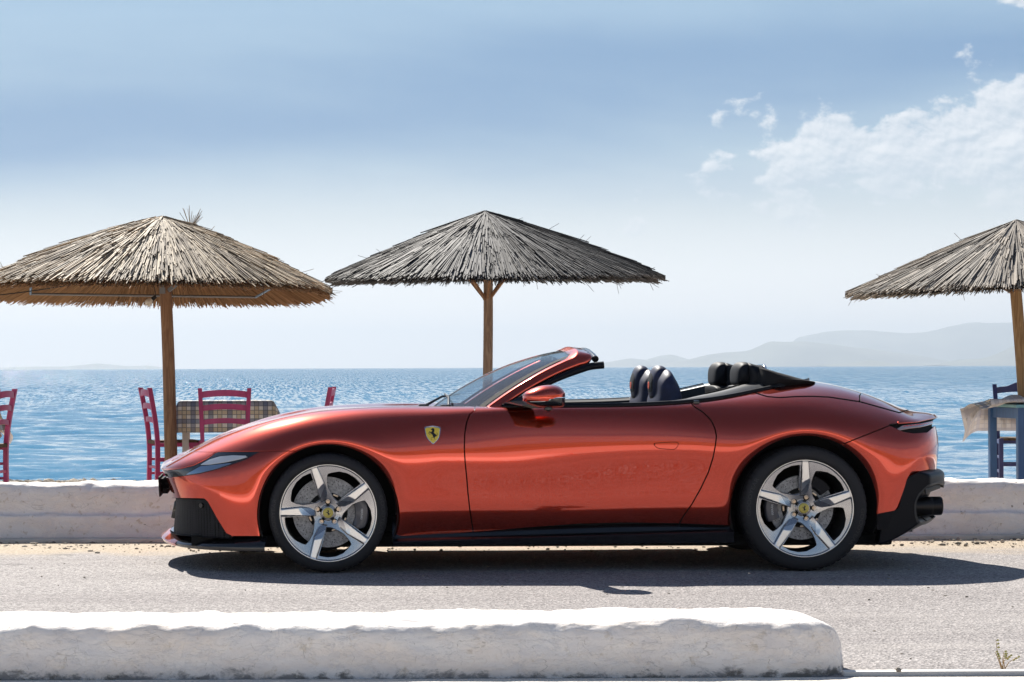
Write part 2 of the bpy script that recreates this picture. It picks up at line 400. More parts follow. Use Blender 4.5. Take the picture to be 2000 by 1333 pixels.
stones('shore_pebbles', pts, rng.gamma(2.2, .005, 900) + .005, M_stone)
pts = [(rng.uniform(1.2, 4.5), rng.uniform(9.2, 12.5), .003) for _ in range(40)] + [(rng.uniform(-2, 4), rng.uniform(12.4, 15), .003) for _ in range(60)]
stones('grit', pts, rng.uniform(.003, .007, 100), M_stone)

# sea
def sea_mat():
    m, nt, p, out = newmat('sea_water'); co = nt.add('ShaderNodeTexCoord').outputs['Object']
    sp = nt.add('ShaderNodeSeparateXYZ'); nt.set(sp.inputs[0], co)
    geo = nt.add('ShaderNodeNewGeometry')
    swell = nt.noise(nt.vmath('MULTIPLY', co, (.10, .30, 1)), 1.0, 3, .5)
    nt.set(p.inputs['Base Color'], nt.mix(swell, (.008, .115, .235), (.014, .175, .30)))
    p.inputs['Roughness'].default_value = .06; p.inputs['IOR'].default_value = 1.333; p.inputs['Specular IOR Level'].default_value = .5
    # facet slopes straight from noise, so that they survive at any distance
    def ncol(sx, sc, det):
        n = nt.add('ShaderNodeTexNoise'); nt.set(n.inputs['Vector'], nt.vmath('MULTIPLY', co, (sx, 1.0, 1))); n.inputs['Scale'].default_value = sc; n.inputs['Detail'].default_value = det; n.inputs['Roughness'].default_value = .6
        return nt.vmath('SUBTRACT', n.outputs['Color'], (.5, .5, .5))
    far = nt.smooth(sp.outputs[1], 60, 260)
    sl = nt.vmath('ADD', nt.vmath('SCALE', ncol(.6, 1.3, 4), nt.math('ADD', .16, nt.math('MULTIPLY', far, .62))), nt.vmath('SCALE', ncol(.8, 6.0, 3), nt.math('ADD', .20, nt.math('MULTIPLY', far, .25))))
    # long low facets that catch the sun far out
    n = nt.add('ShaderNodeTexNoise'); nt.set(n.inputs['Vector'], nt.vmath('MULTIPLY', co, (5.0, .12, 1))); n.inputs['Scale'].default_value = 1.0; n.inputs['Detail'].default_value = 2.0
    sl = nt.vmath('ADD', sl, nt.vmath('SCALE', nt.vmath('SUBTRACT', n.outputs['Color'], (.5, .5, .5)), nt.math('MULTIPLY', far, 1.5)))
    sl = nt.vmath('MULTIPLY', sl, (.8, 1.0, 0.0))
    sl = nt.vmath('ADD', sl, nt.add('ShaderNodeCombineXYZ', ins={1: nt.math('MULTIPLY', far, -.10)}).outputs[0])
    nt.set(p.inputs['Normal'], nt.vmath('NORMALIZE', nt.vmath('ADD', geo.outputs['Normal'], sl))); return m
SEAZ = -.62
M_sea = sea_mat()
def grid_mesh(name, V, nr, nc, mat):
    me = bpy.data.meshes.new(name); me.vertices.add(nr*nc); me.vertices.foreach_set('co', np.asarray(V, np.float32).ravel())
    i = np.arange(nr*nc).reshape(nr, nc); q = np.stack([i[:-1, :-1], i[:-1, 1:], i[1:, 1:], i[1:, :-1]], -1).reshape(-1, 4); nf = len(q)
    me.loops.add(nf*4); me.loops.foreach_set('vertex_index', q.ravel().astype(np.int32)); me.polygons.add(nf)
    me.polygons.foreach_set('loop_start', np.arange(0, nf*4, 4, dtype=np.int32)); me.polygons.foreach_set('use_smooth', np.ones(nf, bool)); me.update(calc_edges=True); me.validate(); return link(name, me, None, mat)
# wind ripple near the shore as real waves, resolved as far as they can be seen
def waves(x, y, dxy):
    g = np.random.default_rng(3); z = np.zeros_like(x); sx = np.zeros_like(x)
    for k in range(70):
        lam = .26*(1.036**k)*g.uniform(.9, 1.1); th = g.normal(-math.pi/2 + .25, .55); ph = g.uniform(0, 6.28); kk = 2*math.pi/lam
        ux, uy = math.cos(th), math.sin(th); amp = .0082*lam**.75
        w = np.clip((lam/dxy - 2.5)/2.5, 0, 1); wob = .6*np.sin(x*.21*ux/lam**.3 + y*.13 + k) + .5*np.sin(y*.33/lam**.3 + k*1.7 - x*.17)
        s_ = np.sin(kk*(x*ux + y*uy) + ph + 1.4*wob); z += amp*w*(s_ - .25*np.cos(2*(kk*(x*ux + y*uy) + ph + 1.4*wob)))
    return z*(.62 + .38*np.sin(x*.11 + 1)*np.sin(y*.09 + x*.03))
Ys = np.geomspace(23.2, 520, 620); NC = 560; T = np.linspace(math.tan(R(-13)), math.tan(R(26)), NC)
X2 = Ys[:, None]*T[None]; Y2 = np.repeat(Ys[:, None], NC, 1); fade = np.clip((520 - Y2)/200, 0, 1)*np.clip((Y2 - 23.2)/1.5, 0, 1)*np.clip((T - T[0])/.02, 0, 1)*np.clip((T[-1] - T)/.02, 0, 1)
Z2 = SEAZ + waves(X2, Y2, np.repeat(np.maximum(np.gradient(Ys), Ys*(T[1]-T[0])*.5)[:, None], NC, 1))*fade
sea = grid_mesh('sea', np.stack([X2, Y2, Z2], -1), len(Ys), NC, M_sea); tag(sea, kind='structure')
def flat(rows_):
    V = np.array(rows_); o = grid_mesh('sea', V, V.shape[0], V.shape[1], M_sea); tag(o, kind='structure')
yy = np.geomspace(520, 31000, 40)
flat([[(x, y, SEAZ) for x in np.linspace(T[0]*y, T[-1]*y, 30)] for y in yy])
yy = np.r_[np.geomspace(23.2, 520, 24), np.geomspace(700, 31000, 14)]
flat([[(x, y, SEAZ) for x in np.linspace(-30900, T[0]*y, 20)] for y in yy])
flat([[(x, y, SEAZ) for x in np.linspace(T[-1]*y, 30900, 20)] for y in yy])

# far hills across the gulf: (photo outline, distance)
M_hill = pmat('hill_scrub', (.10, .105, .07), .95, var=.4, vscale=.002)
def hill(outline, D, depth, seed):
    xs = np.array([at(a, b, D).x for a, b in outline]); hs = np.array([max(0.0, at(a, b, D).z) for a, b in outline])
    X = np.linspace(xs[0], xs[-1], 160); base = np.interp(X, xs, hs); k = np.ones(5)/5; base[2:-2] = np.convolve(base, k, 'valid'); V = []
    T = np.linspace(-1, 1, 25)
    for t in T:
        for x, h in zip(X, base):
            e = max(0.0, 1 - abs(t)**1.4); n_ = fbm(np.array([[x/900., t*depth/900., seed]]), 1.0, 4, seed)[0]
            V.append((x, D + t*depth, SEAZ - 3 + (h + 4)*e*(1 + .16*n_*(1 if abs(t) > .05 else .35))))
    n = len(X); o = mesh_np('hills', V, [(j*n+i, j*n+i+1, (j+1)*n+i+1, (j+1)*n+i) for j in range(24) for i in range(n-1)], M_hill, smooth=True); tag(o, kind='structure')
hill([(1520, 716), (1550, 662), (1600, 652), (1640, 647), (1700, 645), (1760, 650), (1800, 650), (1840, 645), (1900, 636), (1960, 632), (2060, 628), (2200, 650), (2300, 714)], 23200, 900, 1)
hill([(1270, 717), (1340, 706), (1380, 696), (1420, 690), (1460, 687), (1485, 676), (1502, 667), (1530, 669), (1570, 668), (1610, 674), (1660, 684), (1720, 690), (1800, 700), (1900, 716)], 17600, 600, 2)
hill([(1150, 718), (1190, 709), (1230, 702), (1262, 705), (1290, 697), (1310, 695), (1335, 703), (1370, 712), (1400, 717)], 20000, 500, 3)
hill([(1600, 716), (1660, 711), (1700, 705), (1725, 709), (1745, 716)], 14400, 300, 4)
hill([(1830, 715), (1870, 705), (1920, 702), (1950, 692), (1980, 678), (2040, 655), (2200, 640), (2300, 714)], 15200, 500, 5)
hill([(-150, 724), (0, 721), (60, 719), (120, 719), (165, 716), (190, 713), (220, 715), (250, 718), (290, 716), (330, 722)], 20800, 400, 6)

# unseen bank, added to hide the low horizon and shape the car's reflections
M_land = pmat('reflection_bank', (.21, .165, .11), .95, var=.45, vscale=.35)
V = []; xs = np.linspace(-160, 170, 90); ys = np.r_[np.linspace(-13, -60, 26), -90, -140]
for y in ys:
    for x in xs:
        t = min(1.0, max(0.0, (-y - 15)/14)); V.append((x, y, .01 + t*t*(3-2*t)*(4.2 + .5*vnoise(np.array([[x*.03, y*.03, 2.]]))[0]) + t*.12*vnoise(np.array([[x*.22, y*.22, 4.]]))[0]))
n = len(xs); land = mesh_np('unseen_bank', V, [(j*n+i, (j+1)*n+i, (j+1)*n+i+1, j*n+i+1) for j in range(len(ys)-1) for i in range(n-1)], M_land, smooth=True); tag(land, kind='structure')

vg = gravel_mat('light_bounce_verge', (.60, .54, .47), (.74, .68, .61), 70)  # added verge sheet, kept pale to bounce warm sunlight onto the near wall
V = [(x, y, .004) for y in np.linspace(-13, 8.86, 20) for x in np.linspace(-60, 60, 20)]
vo = mesh_np('verge', V, [(j*20+i, j*20+i+1, (j+1)*20+i+1, (j+1)*20+i) for j in range(19) for i in range(19)], vg); tag(vo, kind='structure')
# =================================================================== THE CAR
CARX, CARY = 1.372, 14.43
car = empty('convertible_car', (CARX, CARY, 0))
tag(car, 'shiny orange-red open convertible sports car parked side-on between the two white walls', 'car')
CO = np.array([CARX, CARY, 0.0])
def cat_(px, py, Y): return at(px, py, Y) - Vector((CARX, CARY, 0))

# ---- materials
def paint_mat():
    """three-layer metallic: a tight mirror-like flake lobe, a broad flake glow, clear lacquer over both"""
    m, nt, p, out = newmat('car_paint')
    co = nt.add('ShaderNodeTexCoord').outputs['Object']
    fl = nt.voro(co, 900.0); q = nt.add('ShaderNodeBsdfPrincipled')
    for b_, rough, met, cols in ((p, .11, .96, ((0.55, 0.038, 0.010), (0.65, 0.060, 0.018))), (q, .38, .95, ((0.66, 0.048, 0.008), (0.78, 0.080, 0.016)))):
        nt.set(b_.inputs['Base Color'], nt.mix(nt.math('MULTIPLY', fl.outputs['Color'], 0.3), *cols))
        b_.inputs['Metallic'].default_value = met; b_.inputs['Roughness'].default_value = rough
        b_.inputs['Coat Weight'].default_value = 1.0; b_.inputs['Coat Roughness'].default_value = 0.008; b_.inputs['Coat IOR'].default_value = 1.66
    mx = nt.add('ShaderNodeMixShader'); mx.inputs[0].default_value = .20
    nt.l.new(p.outputs[0], mx.inputs[1]); nt.l.new(q.outputs[0], mx.inputs[2]); nt.l.new(mx.outputs[0], out.inputs[0])
    return m
M_paint = paint_mat()
M_black = pmat('gloss_black', (0.008, 0.008, 0.010), 0.18, coat=0.6)
M_satin = pmat('satin_black_plastic', (0.007, 0.008, 0.012), 0.38, bump=0.05, bscale=400, spec=.15)
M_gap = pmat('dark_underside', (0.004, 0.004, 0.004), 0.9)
M_leather = pmat('navy_leather', (0.007, 0.012, 0.048), 0.55, bump=0.12, bscale=260, bdist=0.001, var=0.2, vscale=30)
M_leather2 = pmat('black_leather', (0.007, 0.008, 0.012), 0.6, spec=.25, bump=0.12, bscale=260, bdist=0.001)
M_fabric = pmat('black_fabric', (0.016, 0.016, 0.018), 0.9, bump=0.3, bscale=500, bdist=0.001, spec=0.2)
M_trim = pmat('grey_trim', (0.018, 0.020, 0.024), 0.42)
M_chrome = pmat('bright_metal', (0.75, 0.75, 0.76), 0.12, 1.0)
M_rim = pmat('wheel_silver', (0.52, 0.52, 0.53), 0.24, 0.95, coat=0.2)
M_rimedge = pmat('wheel_machined', (0.88, 0.87, 0.85), 0.30, 1.0)
M_tyre = pmat('tyre_rubber', (0.028, 0.028, 0.031), 0.6, bump=0.1, bscale=200, spec=0.22)
M_letter = pmat('tyre_letter_rubber', (0.028, 0.028, 0.03), 0.45)
M_disc = None
M_caliper = pmat('caliper_grey', (0.05, 0.055, 0.075), 0.35, 0.3, coat=0.4)
M_yellow = pmat('badge_yellow', (0.80, 0.60, 0.06), 0.35, coat=0.5)
M_capgold = pmat('cap_yellow', (0.62, 0.50, 0.10), 0.4, 0.2, coat=0.3)
M_ink = pmat('badge_black', (0.006, 0.006, 0.008), 0.4)
M_white = pmat('white_print', (0.7, 0.7, 0.7), 0.5)
M_bolt = pmat('bolt_titanium', (0.62, 0.5, 0.38), 0.3, 1.0)
M_red = pmat('red_stitch', (0.75, 0.09, 0.03), 0.5)
def glass_mat(name, col, alpha_mix, rough=0.0):
    m = bpy.data.materials.new(name); m.use_nodes = True; nt = NT(m.node_tree); nt.n.clear()
    out = nt.add('ShaderNodeOutputMaterial'); tr = nt.add('ShaderNodeBsdfTransparent'); gl = nt.add('ShaderNodeBsdfGlossy')
    nt.set(tr.inputs[0], col); gl.inputs['Roughness'].default_value = rough
    geo = nt.add('ShaderNodeNewGeometry'); fr = nt.add('ShaderNodeFresnel'); nt.set(fr.inputs[0], nt.math('ADD', 1.5, nt.math('MULTIPLY', geo.outputs['Backfacing'], 1/1.5 - 1.5)))
    mx = nt.add('ShaderNodeMixShader'); nt.set(mx.inputs[0], nt.math('ADD', fr.outputs[0], alpha_mix, clamp=True))
    nt.l.new(tr.outputs[0], mx.inputs[1]); nt.l.new(gl.outputs[0], mx.inputs[2]); nt.l.new(mx.outputs[0], out.inputs[0]); return m
M_glass = glass_mat('windscreen_glass', (0.82, 0.93, 0.97), 0.06)
M_lamp = pmat('lamp_cover', (0.012, 0.013, 0.016), 0.04, coat=1.0)
M_lens = pmat('lamp_lens', (0.20, 0.28, 0.40), 0.10, 0.6, coat=1.0)
M_strip = pmat('lamp_strip', (0.72, 0.73, 0.74), 0.22, 0.35, coat=1.0)
M_tail = pmat('tail_lens', (0.55, 0.42, 0.40), 0.08, 0.5, coat=1.0)
def grille_mat():
    m, nt, p, out = newmat('grille_mesh')
    co = nt.add('ShaderNodeTexCoord').outputs['Object']
    v = nt.voro(nt.vmath('MULTIPLY', co, (1.0, 1.0, 1.25)), 62.0); v.inputs['Randomness'].default_value = 0.0
    f = nt.smooth(v.outputs['Distance'], 0.28, 0.42)
    nt.set(p.inputs['Base Color'], nt.mix(f, (0.0015, 0.0015, 0.0015), (0.028, 0.028, 0.031)))
    p.inputs['Roughness'].default_value = 0.5; p.inputs['Specular IOR Level'].default_value = .08
    nt.set(p.inputs['Normal'], nt.bump(f, 0.8, 0.01)); return m
M_grille = grille_mat()

# ---- the body skin: a tensor spline through sections, nose rows and tail rows wrap round the corners
def row(x, yz): return [(x if not hasattr(x, '__len__') else x[i], p[0], p[1]) for i, p in enumerate(yz)]
ROWS = [
 row([-1.95,-1.94,-1.94,-1.965,-1.99,-2.003,-1.985,-1.955,-1.92,-1.88], [(0,.19),(0,.30),(0,.40),(0,.48),(0,.535),(0,.560),(0,.588),(0,.605),(0,.622),(0,.64)]),
 row([-1.935,-1.925,-1.925,-1.95,-1.975,-1.985,-1.95,-1.895,-1.84,-1.79], [(-.30,.19),(-.30,.30),(-.30,.40),(-.30,.48),(-.30,.537),(-.30,.563),(-.27,.592),(-.22,.622),(-.12,.653),(0,.68)]),
 row([-1.87,-1.865,-1.87,-1.885,-1.90,-1.895,-1.85,-1.78,-1.71,-1.66], [(-.58,.19),(-.58,.30),(-.58,.40),(-.58,.48),(-.575,.545),(-.565,.588),(-.51,.633),(-.41,.68),(-.22,.715),(0,.735)]),
 row([-1.70,-1.705,-1.715,-1.725,-1.72,-1.705,-1.67,-1.61,-1.54,-1.50], [(-.79,.19),(-.79,.30),(-.79,.40),(-.785,.49),(-.77,.575),(-.735,.637),(-.67,.693),(-.56,.748),(-.30,.785),(0,.792)]),
 row([-1.50,-1.505,-1.51,-1.51,-1.50,-1.48,-1.44,-1.40,-1.34,-1.31], [(-.885,.19),(-.89,.30),(-.892,.41),(-.888,.52),(-.872,.63),(-.822,.715),(-.745,.785),(-.64,.826),(-.33,.838),(0,.840)]),
 row([-1.27,-1.27,-1.27,-1.27,-1.26,-1.25,-1.22,-1.19,-1.15,-1.13], [(-.915,.19),(-.93,.31),(-.938,.43),(-.936,.55),(-.926,.67),(-.882,.765),(-.803,.838),(-.69,.876),(-.36,.878),(0,.880)]),
 row(-1.0, [(-.915,.19),(-.930,.32),(-.944,.45),(-.955,.575),(-.953,.69),(-.908,.79),(-.826,.867),(-.71,.902),(-.37,.900),(0,.90)]),
 row(-.70, [(-.876,.19),(-.912,.32),(-.925,.45),(-.934,.575),(-.936,.695),(-.905,.80),(-.835,.883),(-.72,.919),(-.38,.910),(0,.907)]),
 row(-.40, [(-.858,.20),(-.902,.32),(-.915,.45),(-.925,.58),(-.928,.70),(-.905,.805),(-.85,.886),(-.74,.921),(-.40,.912),(0,.905)]),
 row(0.0, [(-.846,.20),(-.892,.32),(-.905,.45),(-.918,.58),(-.922,.70),(-.908,.81),(-.872,.893),(-.80,.921),(-.40,.920),(0,.92)]),
 row(.45, [(-.843,.21),(-.888,.32),(-.901,.45),(-.915,.58),(-.925,.705),(-.912,.815),(-.88,.895),(-.81,.926),(-.40,.93),(0,.93)]),
 row(.90, [(-.855,.22),(-.901,.33),(-.915,.46),(-.929,.59),(-.941,.71),(-.925,.82),(-.88,.903),(-.80,.940),(-.40,.950),(0,.955)]),
 row(1.25, [(-.885,.22),(-.925,.34),(-.940,.47),(-.955,.60),(-.963,.72),(-.935,.83),(-.865,.92),(-.77,.968),(-.40,1.0),(0,1.01)]),
 row(1.63, [(-.93,.22),(-.947,.35),(-.965,.48),(-.981,.61),(-.984,.735),(-.945,.85),(-.858,.943),(-.73,1.003),(-.40,1.055),(0,1.068)]),
 row(1.95, [(-.93,.22),(-.945,.35),(-.950,.48),(-.962,.61),(-.960,.735),(-.915,.843),(-.815,.923),(-.70,.978),(-.40,1.028),(0,1.045)]),
 row([2.15,2.17,2.19,2.20,2.20,2.20,2.19,2.185,2.185,2.185], [(-.87,.25),(-.885,.36),(-.90,.48),(-.90,.61),(-.885,.72),(-.84,.80),(-.77,.862),(-.66,.908),(-.38,.955),(0,.968)]),
 row([2.27,2.33,2.36,2.375,2.375,2.365,2.35,2.33,2.33,2.33], [(-.74,.30),(-.755,.38),(-.765,.49),(-.77,.61),(-.76,.715),(-.73,.785),(-.67,.83),(-.58,.862),(-.35,.900),(0,.92)]),
 row([2.38,2.44,2.475,2.495,2.50,2.49,2.495,2.48,2.44,2.43], [(-.48,.32),(-.49,.39),(-.50,.49),(-.50,.61),(-.495,.715),(-.48,.79),(-.46,.828),(-.42,.856),(-.25,.878),(0,.889)]),
 row([2.46,2.53,2.57,2.59,2.595,2.585,2.60,2.595,2.55,2.50], [(0,.33),(0,.40),(0,.49),(0,.61),(0,.72),(0,.79),(0,.835),(0,.855),(0,.864),(0,.875)]),
]
NU, NV = 560, 150
C = np.array(ROWS, float)
du = np.linalg.norm(np.diff(C, axis=0), axis=2).mean(1)**0.8; tu = np.r_[0, np.cumsum(du)]
dv = np.linalg.norm(np.diff(C, axis=1), axis=2).mean(0)**0.8; tv = np.r_[0, np.cumsum(dv)]
Mu = spl_matrix(tu, np.linspace(0, tu[-1], NU)); Mv = spl_matrix(tv, np.linspace(0, tv[-1], NV))
G = np.einsum('ui,ijc,vj->uvc', Mu, C, Mv)
G[:, :, 1] = np.minimum(G[:, :, 1], 0); G[:, -1, 1] = 0; G[0, :, 1] = 0; G[-1, :, 1] = 0
WHEELS = {'f': (-1.029, 0.334, 0.383), 'r': (1.632, 0.350, 0.408)}
for wx, wz, wr in WHEELS.values():                       # fender blister and the tucked arch lip
    d = np.hypot(G[:, :, 0] - wx, G[:, :, 2] - wz) - wr; side = np.clip((-G[:, :, 1] - 0.55)/0.2, 0, 1)
    k = np.clip(1 - d/0.30, 0, 1); k = k*k*(3-2*k)
    G[:, :, 1] += side*(-0.004*k + 0.026*np.exp(-np.clip(d, -0.02, None)/0.026))
gu = np.gradient(G, axis=0); gv = np.gradient(G, axis=1)
NRM = np.cross(gu, gv); ln = np.linalg.norm(NRM, axis=2, keepdims=True); NRM = NRM/np.maximum(ln, 1e-9)
if (NRM[NU//2, NV//3] @ np.array([0, -1, 0])) < 0: NRM = -NRM; FLIP = True
else: FLIP = False
NRM[:, -1, 1] = 0; NRM[0, :, 1] *= 0; NRM[-1, :, 1] *= 0
NRM /= np.maximum(np.linalg.norm(NRM, axis=2, keepdims=True), 1e-9)

class Surf:
    def __init__(s, V, N, F): s.V = V; s.N = N; s.F = F
    def px(s): return proj(s.V + CO)
def compact(V, N, F):
    used = np.unique(np.concatenate([np.array(f) for f in F])) if F else np.zeros(0, int)
    mp = np.full(len(V), -1); mp[used] = np.arange(len(used))
    return Surf(V[used], N[used], [tuple(mp[list(f)]) for f in F])
def clip(S, d):
    """keep the part of the surface where d >= 0"""
    if not S.F: return S
    ln_ = np.array([len(f) for f in S.F]); fl = np.fromiter((i for f in S.F for i in f), int, ln_.sum()); st = np.r_[0, np.cumsum(ln_)[:-1]]
    ins = (d >= 0); cnt = np.add.reduceat(ins[fl].astype(int), st)
    out = [S.F[i] for i in np.nonzero(cnt == ln_)[0]]
    V = [*S.V]; N = [*S.N]; cache = {}
    def cut(a, b):
        key = (a, b) if a < b else (b, a)
        if key not in cache:
            t = d[a]/(d[a] - d[b]); t = min(max(t, 0.0), 1.0); v = S.V[a] + (S.V[b] - S.V[a])*t; n = S.N[a] + (S.N[b] - S.N[a])*t
            cache[key] = len(V); V.append(v); N.append(n/max(np.linalg.norm(n), 1e-9))
        return cache[key]
    for i in np.nonzero((cnt > 0) & (cnt < ln_))[0]:
        f = S.F[i]; g = []
        for a, b in zip(f, f[1:] + f[:1]):
            if ins[a]: g.append(a)
            if ins[a] != ins[b]: g.append(cut(a, b))
        if len(g) >= 3: out.append(tuple(g))
    return compact(np.array(V), np.array(N), out)
def poly_sd(Q, poly):
    """signed distance of points Q to a closed polygon, inside positive"""
    Q = np.asarray(Q, float); P = np.asarray(poly, float); best = np.full(len(Q), 1e18); ins = np.zeros(len(Q), bool)
    for a, b in zip(P, np.roll(P, -1, 0)):
        ab = b - a; L = max(ab @ ab, 1e-12); t = np.clip(((Q - a) @ ab)/L, 0, 1)
        best = np.minimum(best, ((Q - a - t[:, None]*ab)**2).sum(1))
        c = ((a[1] > Q[:, 1]) != (b[1] > Q[:, 1]))
        if abs(b[1] - a[1]) > 1e-12: ins ^= c & (Q[:, 0] < (b[0]-a[0])*(Q[:, 1]-a[1])/(b[1]-a[1]) + a[0])
    return np.where(ins, 1, -1)*np.sqrt(best)
def split(S, poly, gap=1.0, mask=None):
    d = poly_sd(S.px(), poly)
    if mask is not None: d = np.where(mask(S), d, -np.abs(d) - 1)
    return clip(S, d - gap), clip(S, -d - gap)
def outer2(S): return S.V[:, 1] < -0.30
def outer(S): return S.N[:, 1] < 0.35          # skin seen from the near side
def mirror(S): return Surf(S.V*[1, -1, 1], S.N*[1, -1, 1], [f[::-1] for f in S.F])
def join(*SS):
    V = []; N = []; F = []; b = 0
    for S in SS:
        if not len(S.V): continue
        V.append(S.V); N.append(S.N); F += [tuple(i + b for i in f) for f in S.F]; b += len(S.V)
    return Surf(np.vstack(V), np.vstack(N), F)
def flange(S, depth):
    E = {}
    for f in S.F:
        for a, b in zip(f, f[1:] + f[:1]):
            if (b, a) in E: del E[(b, a)]
            else: E[(a, b)] = 1
    V = []; N = []; F = []
    for a, b in E:
        if abs(S.V[a][1]) < 1e-4 and abs(S.V[b][1]) < 1e-4: continue
        e = S.V[b] - S.V[a]; o = np.cross(e, S.N[a]); o /= max(np.linalg.norm(o), 1e-9); k = len(V)
        V += [S.V[a], S.V[b], S.V[b] - S.N[b]*depth, S.V[a] - S.N[a]*depth]
        N += [(o*0.6 + S.N[a]*0.8), (o*0.6 + S.N[b]*0.8), o, o]; F.append((k+1, k, k+3, k+2))
    if not F: return S
    N = np.array(N); N /= np.maximum(np.linalg.norm(N, axis=1, keepdims=True), 1e-9)
    return join(S, Surf(np.array(V), N, F))
def panel(name, S, mat, parent=None, depth=0.012, off=0.0, gap_shade=None):
    if not S.F: return None
    if off: S = Surf(S.V + S.N*off, S.N, S.F)
    n0 = len(S.F)
    if depth: S = flange(S, depth)
    if gap_shade: return mesh_np(name, S.V, S.F, None, parent or car, normals=S.N, mats=[mat, gap_shade], fmat=[0]*n0 + [1]*(len(S.F) - n0))  # edge faces painted black: stands in for the shade of deep, narrow gaps
    return mesh_np(name, S.V, S.F, mat, parent or car, normals=S.N)

idx = np.arange(NU*NV).reshape(NU, NV)
a_, b_, c_, d_ = idx[:-1, :-1].ravel(), idx[1:, :-1].ravel(), idx[1:, 1:].ravel(), idx[:-1, 1:].ravel()
quads = np.stack([a_, d_, c_, b_] if FLIP else [a_, b_, c_, d_], 1)
H = Surf(G.reshape(-1, 3), NRM.reshape(-1, 3), [tuple(q) for q in quads.tolist()])
SKIN = H
def skin_y(x, z):
    """the near side of the skin at (x, z): y"""
    s = SKIN; d = (s.V[:, 0]-x)**2 + (s.V[:, 2]-z)**2 + np.where(s.N[:, 1] < -0.2, 0, 9)
    k = np.argsort(d)[:4]; w = 1/(d[k] + 1e-9); return float((s.V[k, 1]*w).sum()/w.sum())
def skin_z(x, y):
    s = SKIN; d = (s.V[:, 0]-x)**2 + (s.V[:, 1]-y)**2 + np.where(s.N[:, 2] > 0.15, 0, 9)
    k = np.argsort(d)[:4]; w = 1/(d[k] + 1e-9); return float((s.V[k, 2]*w).sum()/w.sum())

COCKPIT = [(-.395,0.3),(-.395,0),(-.38,-.25),(-.325,-.46),(-.235,-.62),(-.13,-.735),(-.04,-.795),(.30,-.822),(.80,-.828),(1.02,-.805),(1.20,-.765),(1.40,-.69),(1.58,-.60),(1.72,-.48),(1.80,-.30),(1.83,-.12),(1.835,0),(1.835,.3)]
H = clip(H, np.where(H.V[:, 2] > 0.75, -poly_sd(H.V[:, :2], COCKPIT), 1.0))
for wx, wz, wr in WHEELS.values():
    r_ = np.hypot(H.V[:, 0]-wx, H.V[:, 2]-wz) - wr
    r_ = np.where(H.V[:, 2] < wz, np.abs(H.V[:, 0]-wx) - wr*1.0, r_)
    H = clip(H, np.where(H.V[:, 1] < -0.5, r_, 1.0))
LINER_SRC = H

SILL = [(507,1049),(775,1052),(925,1041),(1036,1031.8),(1128.5,1025),(1221,1022.5),(1332,1024.4),(1428,1028)]
TAILEDGE = [(1716,1006),(1747.5,1000),(1759.5,991),(1765.5,977.5),(1771.5,955),(1777.5,944.5),(1785,931),(1795.6,923.5),(1813.6,919.8),(1900,919)]
# everything below the painted edge
low = [(453,1049)] + SILL + [(1428,1100),(453,1100)]
_, H = split(H, low, 0.0, outer)
DIFF = TAILEDGE + [(1900,1100),(1600,1100),(1690,1010)]
diff_skin, H = split(H, DIFF, 0.6)
GRILLE = [(300,974),(343,975),(399,976),(406,982.5),(426,1018.5),(442,1043.7),(453,1049),(453,1110),(300,1110)]
grille_s, H = split(H, GRILLE, 0.4)
HEAD = [(421,885.5),(424,884.2),(509,883.6),(480,899.6),(453,909.5),(426,918.5),(390,927.5),(359,932),(330.6,934.7),(318,934.5),(285,934),(285,920),(313.5,919.5),(327,921.6),(354,917.6),(379,911),(401,899.6)]
head_s, H = split(H, HEAD, 0.5)
NOSE = [(285,920),(313.5,919.5),(327,921.6),(354,917.6),(379,911),(401,899.6),(421,885.5),(366,884.8),(352,880),(280,872)]
nose_s, H = split(H, NOSE, 0.6)
BUMP = [(509,883.6),(620,883.3),(620,1120),(430,1120),(280,1000),(280,934.5),(330.6,934.7),(390,927.5),(453,909.5),(480,899.6)]
bump_s, H = split(H, BUMP, 0.7, outer)
DOOR = [(929,790),(927,804),(918,810.5),(911.8,826),(908,849),(907,877),(908.7,905),(911.8,935.5),(914.3,966),(918,999),(925,1045),(1036,1060),(1310,1060),(1332.6,1014),(1350.5,988.7),(1368,958),(1383.7,925),(1392.6,897),(1397.7,871),(1399.5,853.5),(1396,838),(1389,823),(1373.5,807.5),(1354,795),(1345,780)]
door_s, H = split(H, DOOR, 1.3, outer)
TAILREC = [(1736,830.5),(1790,828),(1823,820.5),(1850,815),(1850,834),(1826,834),(1812,846),(1785,848),(1765,845),(1750,839)]
tail_s, H = split(H, TAILREC, 0.3)
REARB = [(1600,885),(1640,872.3),(1650,868.5),(1739,833.0),(1765,845),(1785,848),(1812,846),(1826,834),(1850,834),(1900,834),(1900,1100),(1600,1100)]
rearb_s, H = split(H, REARB, 1.1, lambda S: S.V[:, 0] > 1.5)
TONN = [(1476,770),(1499,777),(1523,779),(1554,777),(1587,776.5),(1620,778),(1680,787),(1679,775),(1686,768),(1690,735),(1460,720)]
tonn_s, H = split(H, TONN, 1.3, lambda S: S.V[:, 0] > 1.2)
TRUNK = [(1680,787),(1756.7,808.5),(1780,801),(1800,790),(1700,735),(1690,735),(1686,768),(1679,775)]
trunk_s, H = split(H, TRUNK, 1.3, lambda S: S.V[:, 0] > 1.8)
front_s = clip(H, 0.6 - H.V[:, 0]); quarter_s = clip(H, H.V[:, 0] - 0.6)
hd = front_s.V[:, 1] + 0.70                                   # bonnet seam runs just inside the wing crest
hd = np.where(front_s.V[:, 0] < -1.45, np.where(front_s.V[:, 2] > 0.5, 0.4, -0.4), hd)
hood_s = clip(front_s, hd - 0.003); fender_s = clip(front_s, -hd - 0.003)
both = lambda S: join(S, mirror(S))
panel('bonnet', both(hood_s), M_paint)
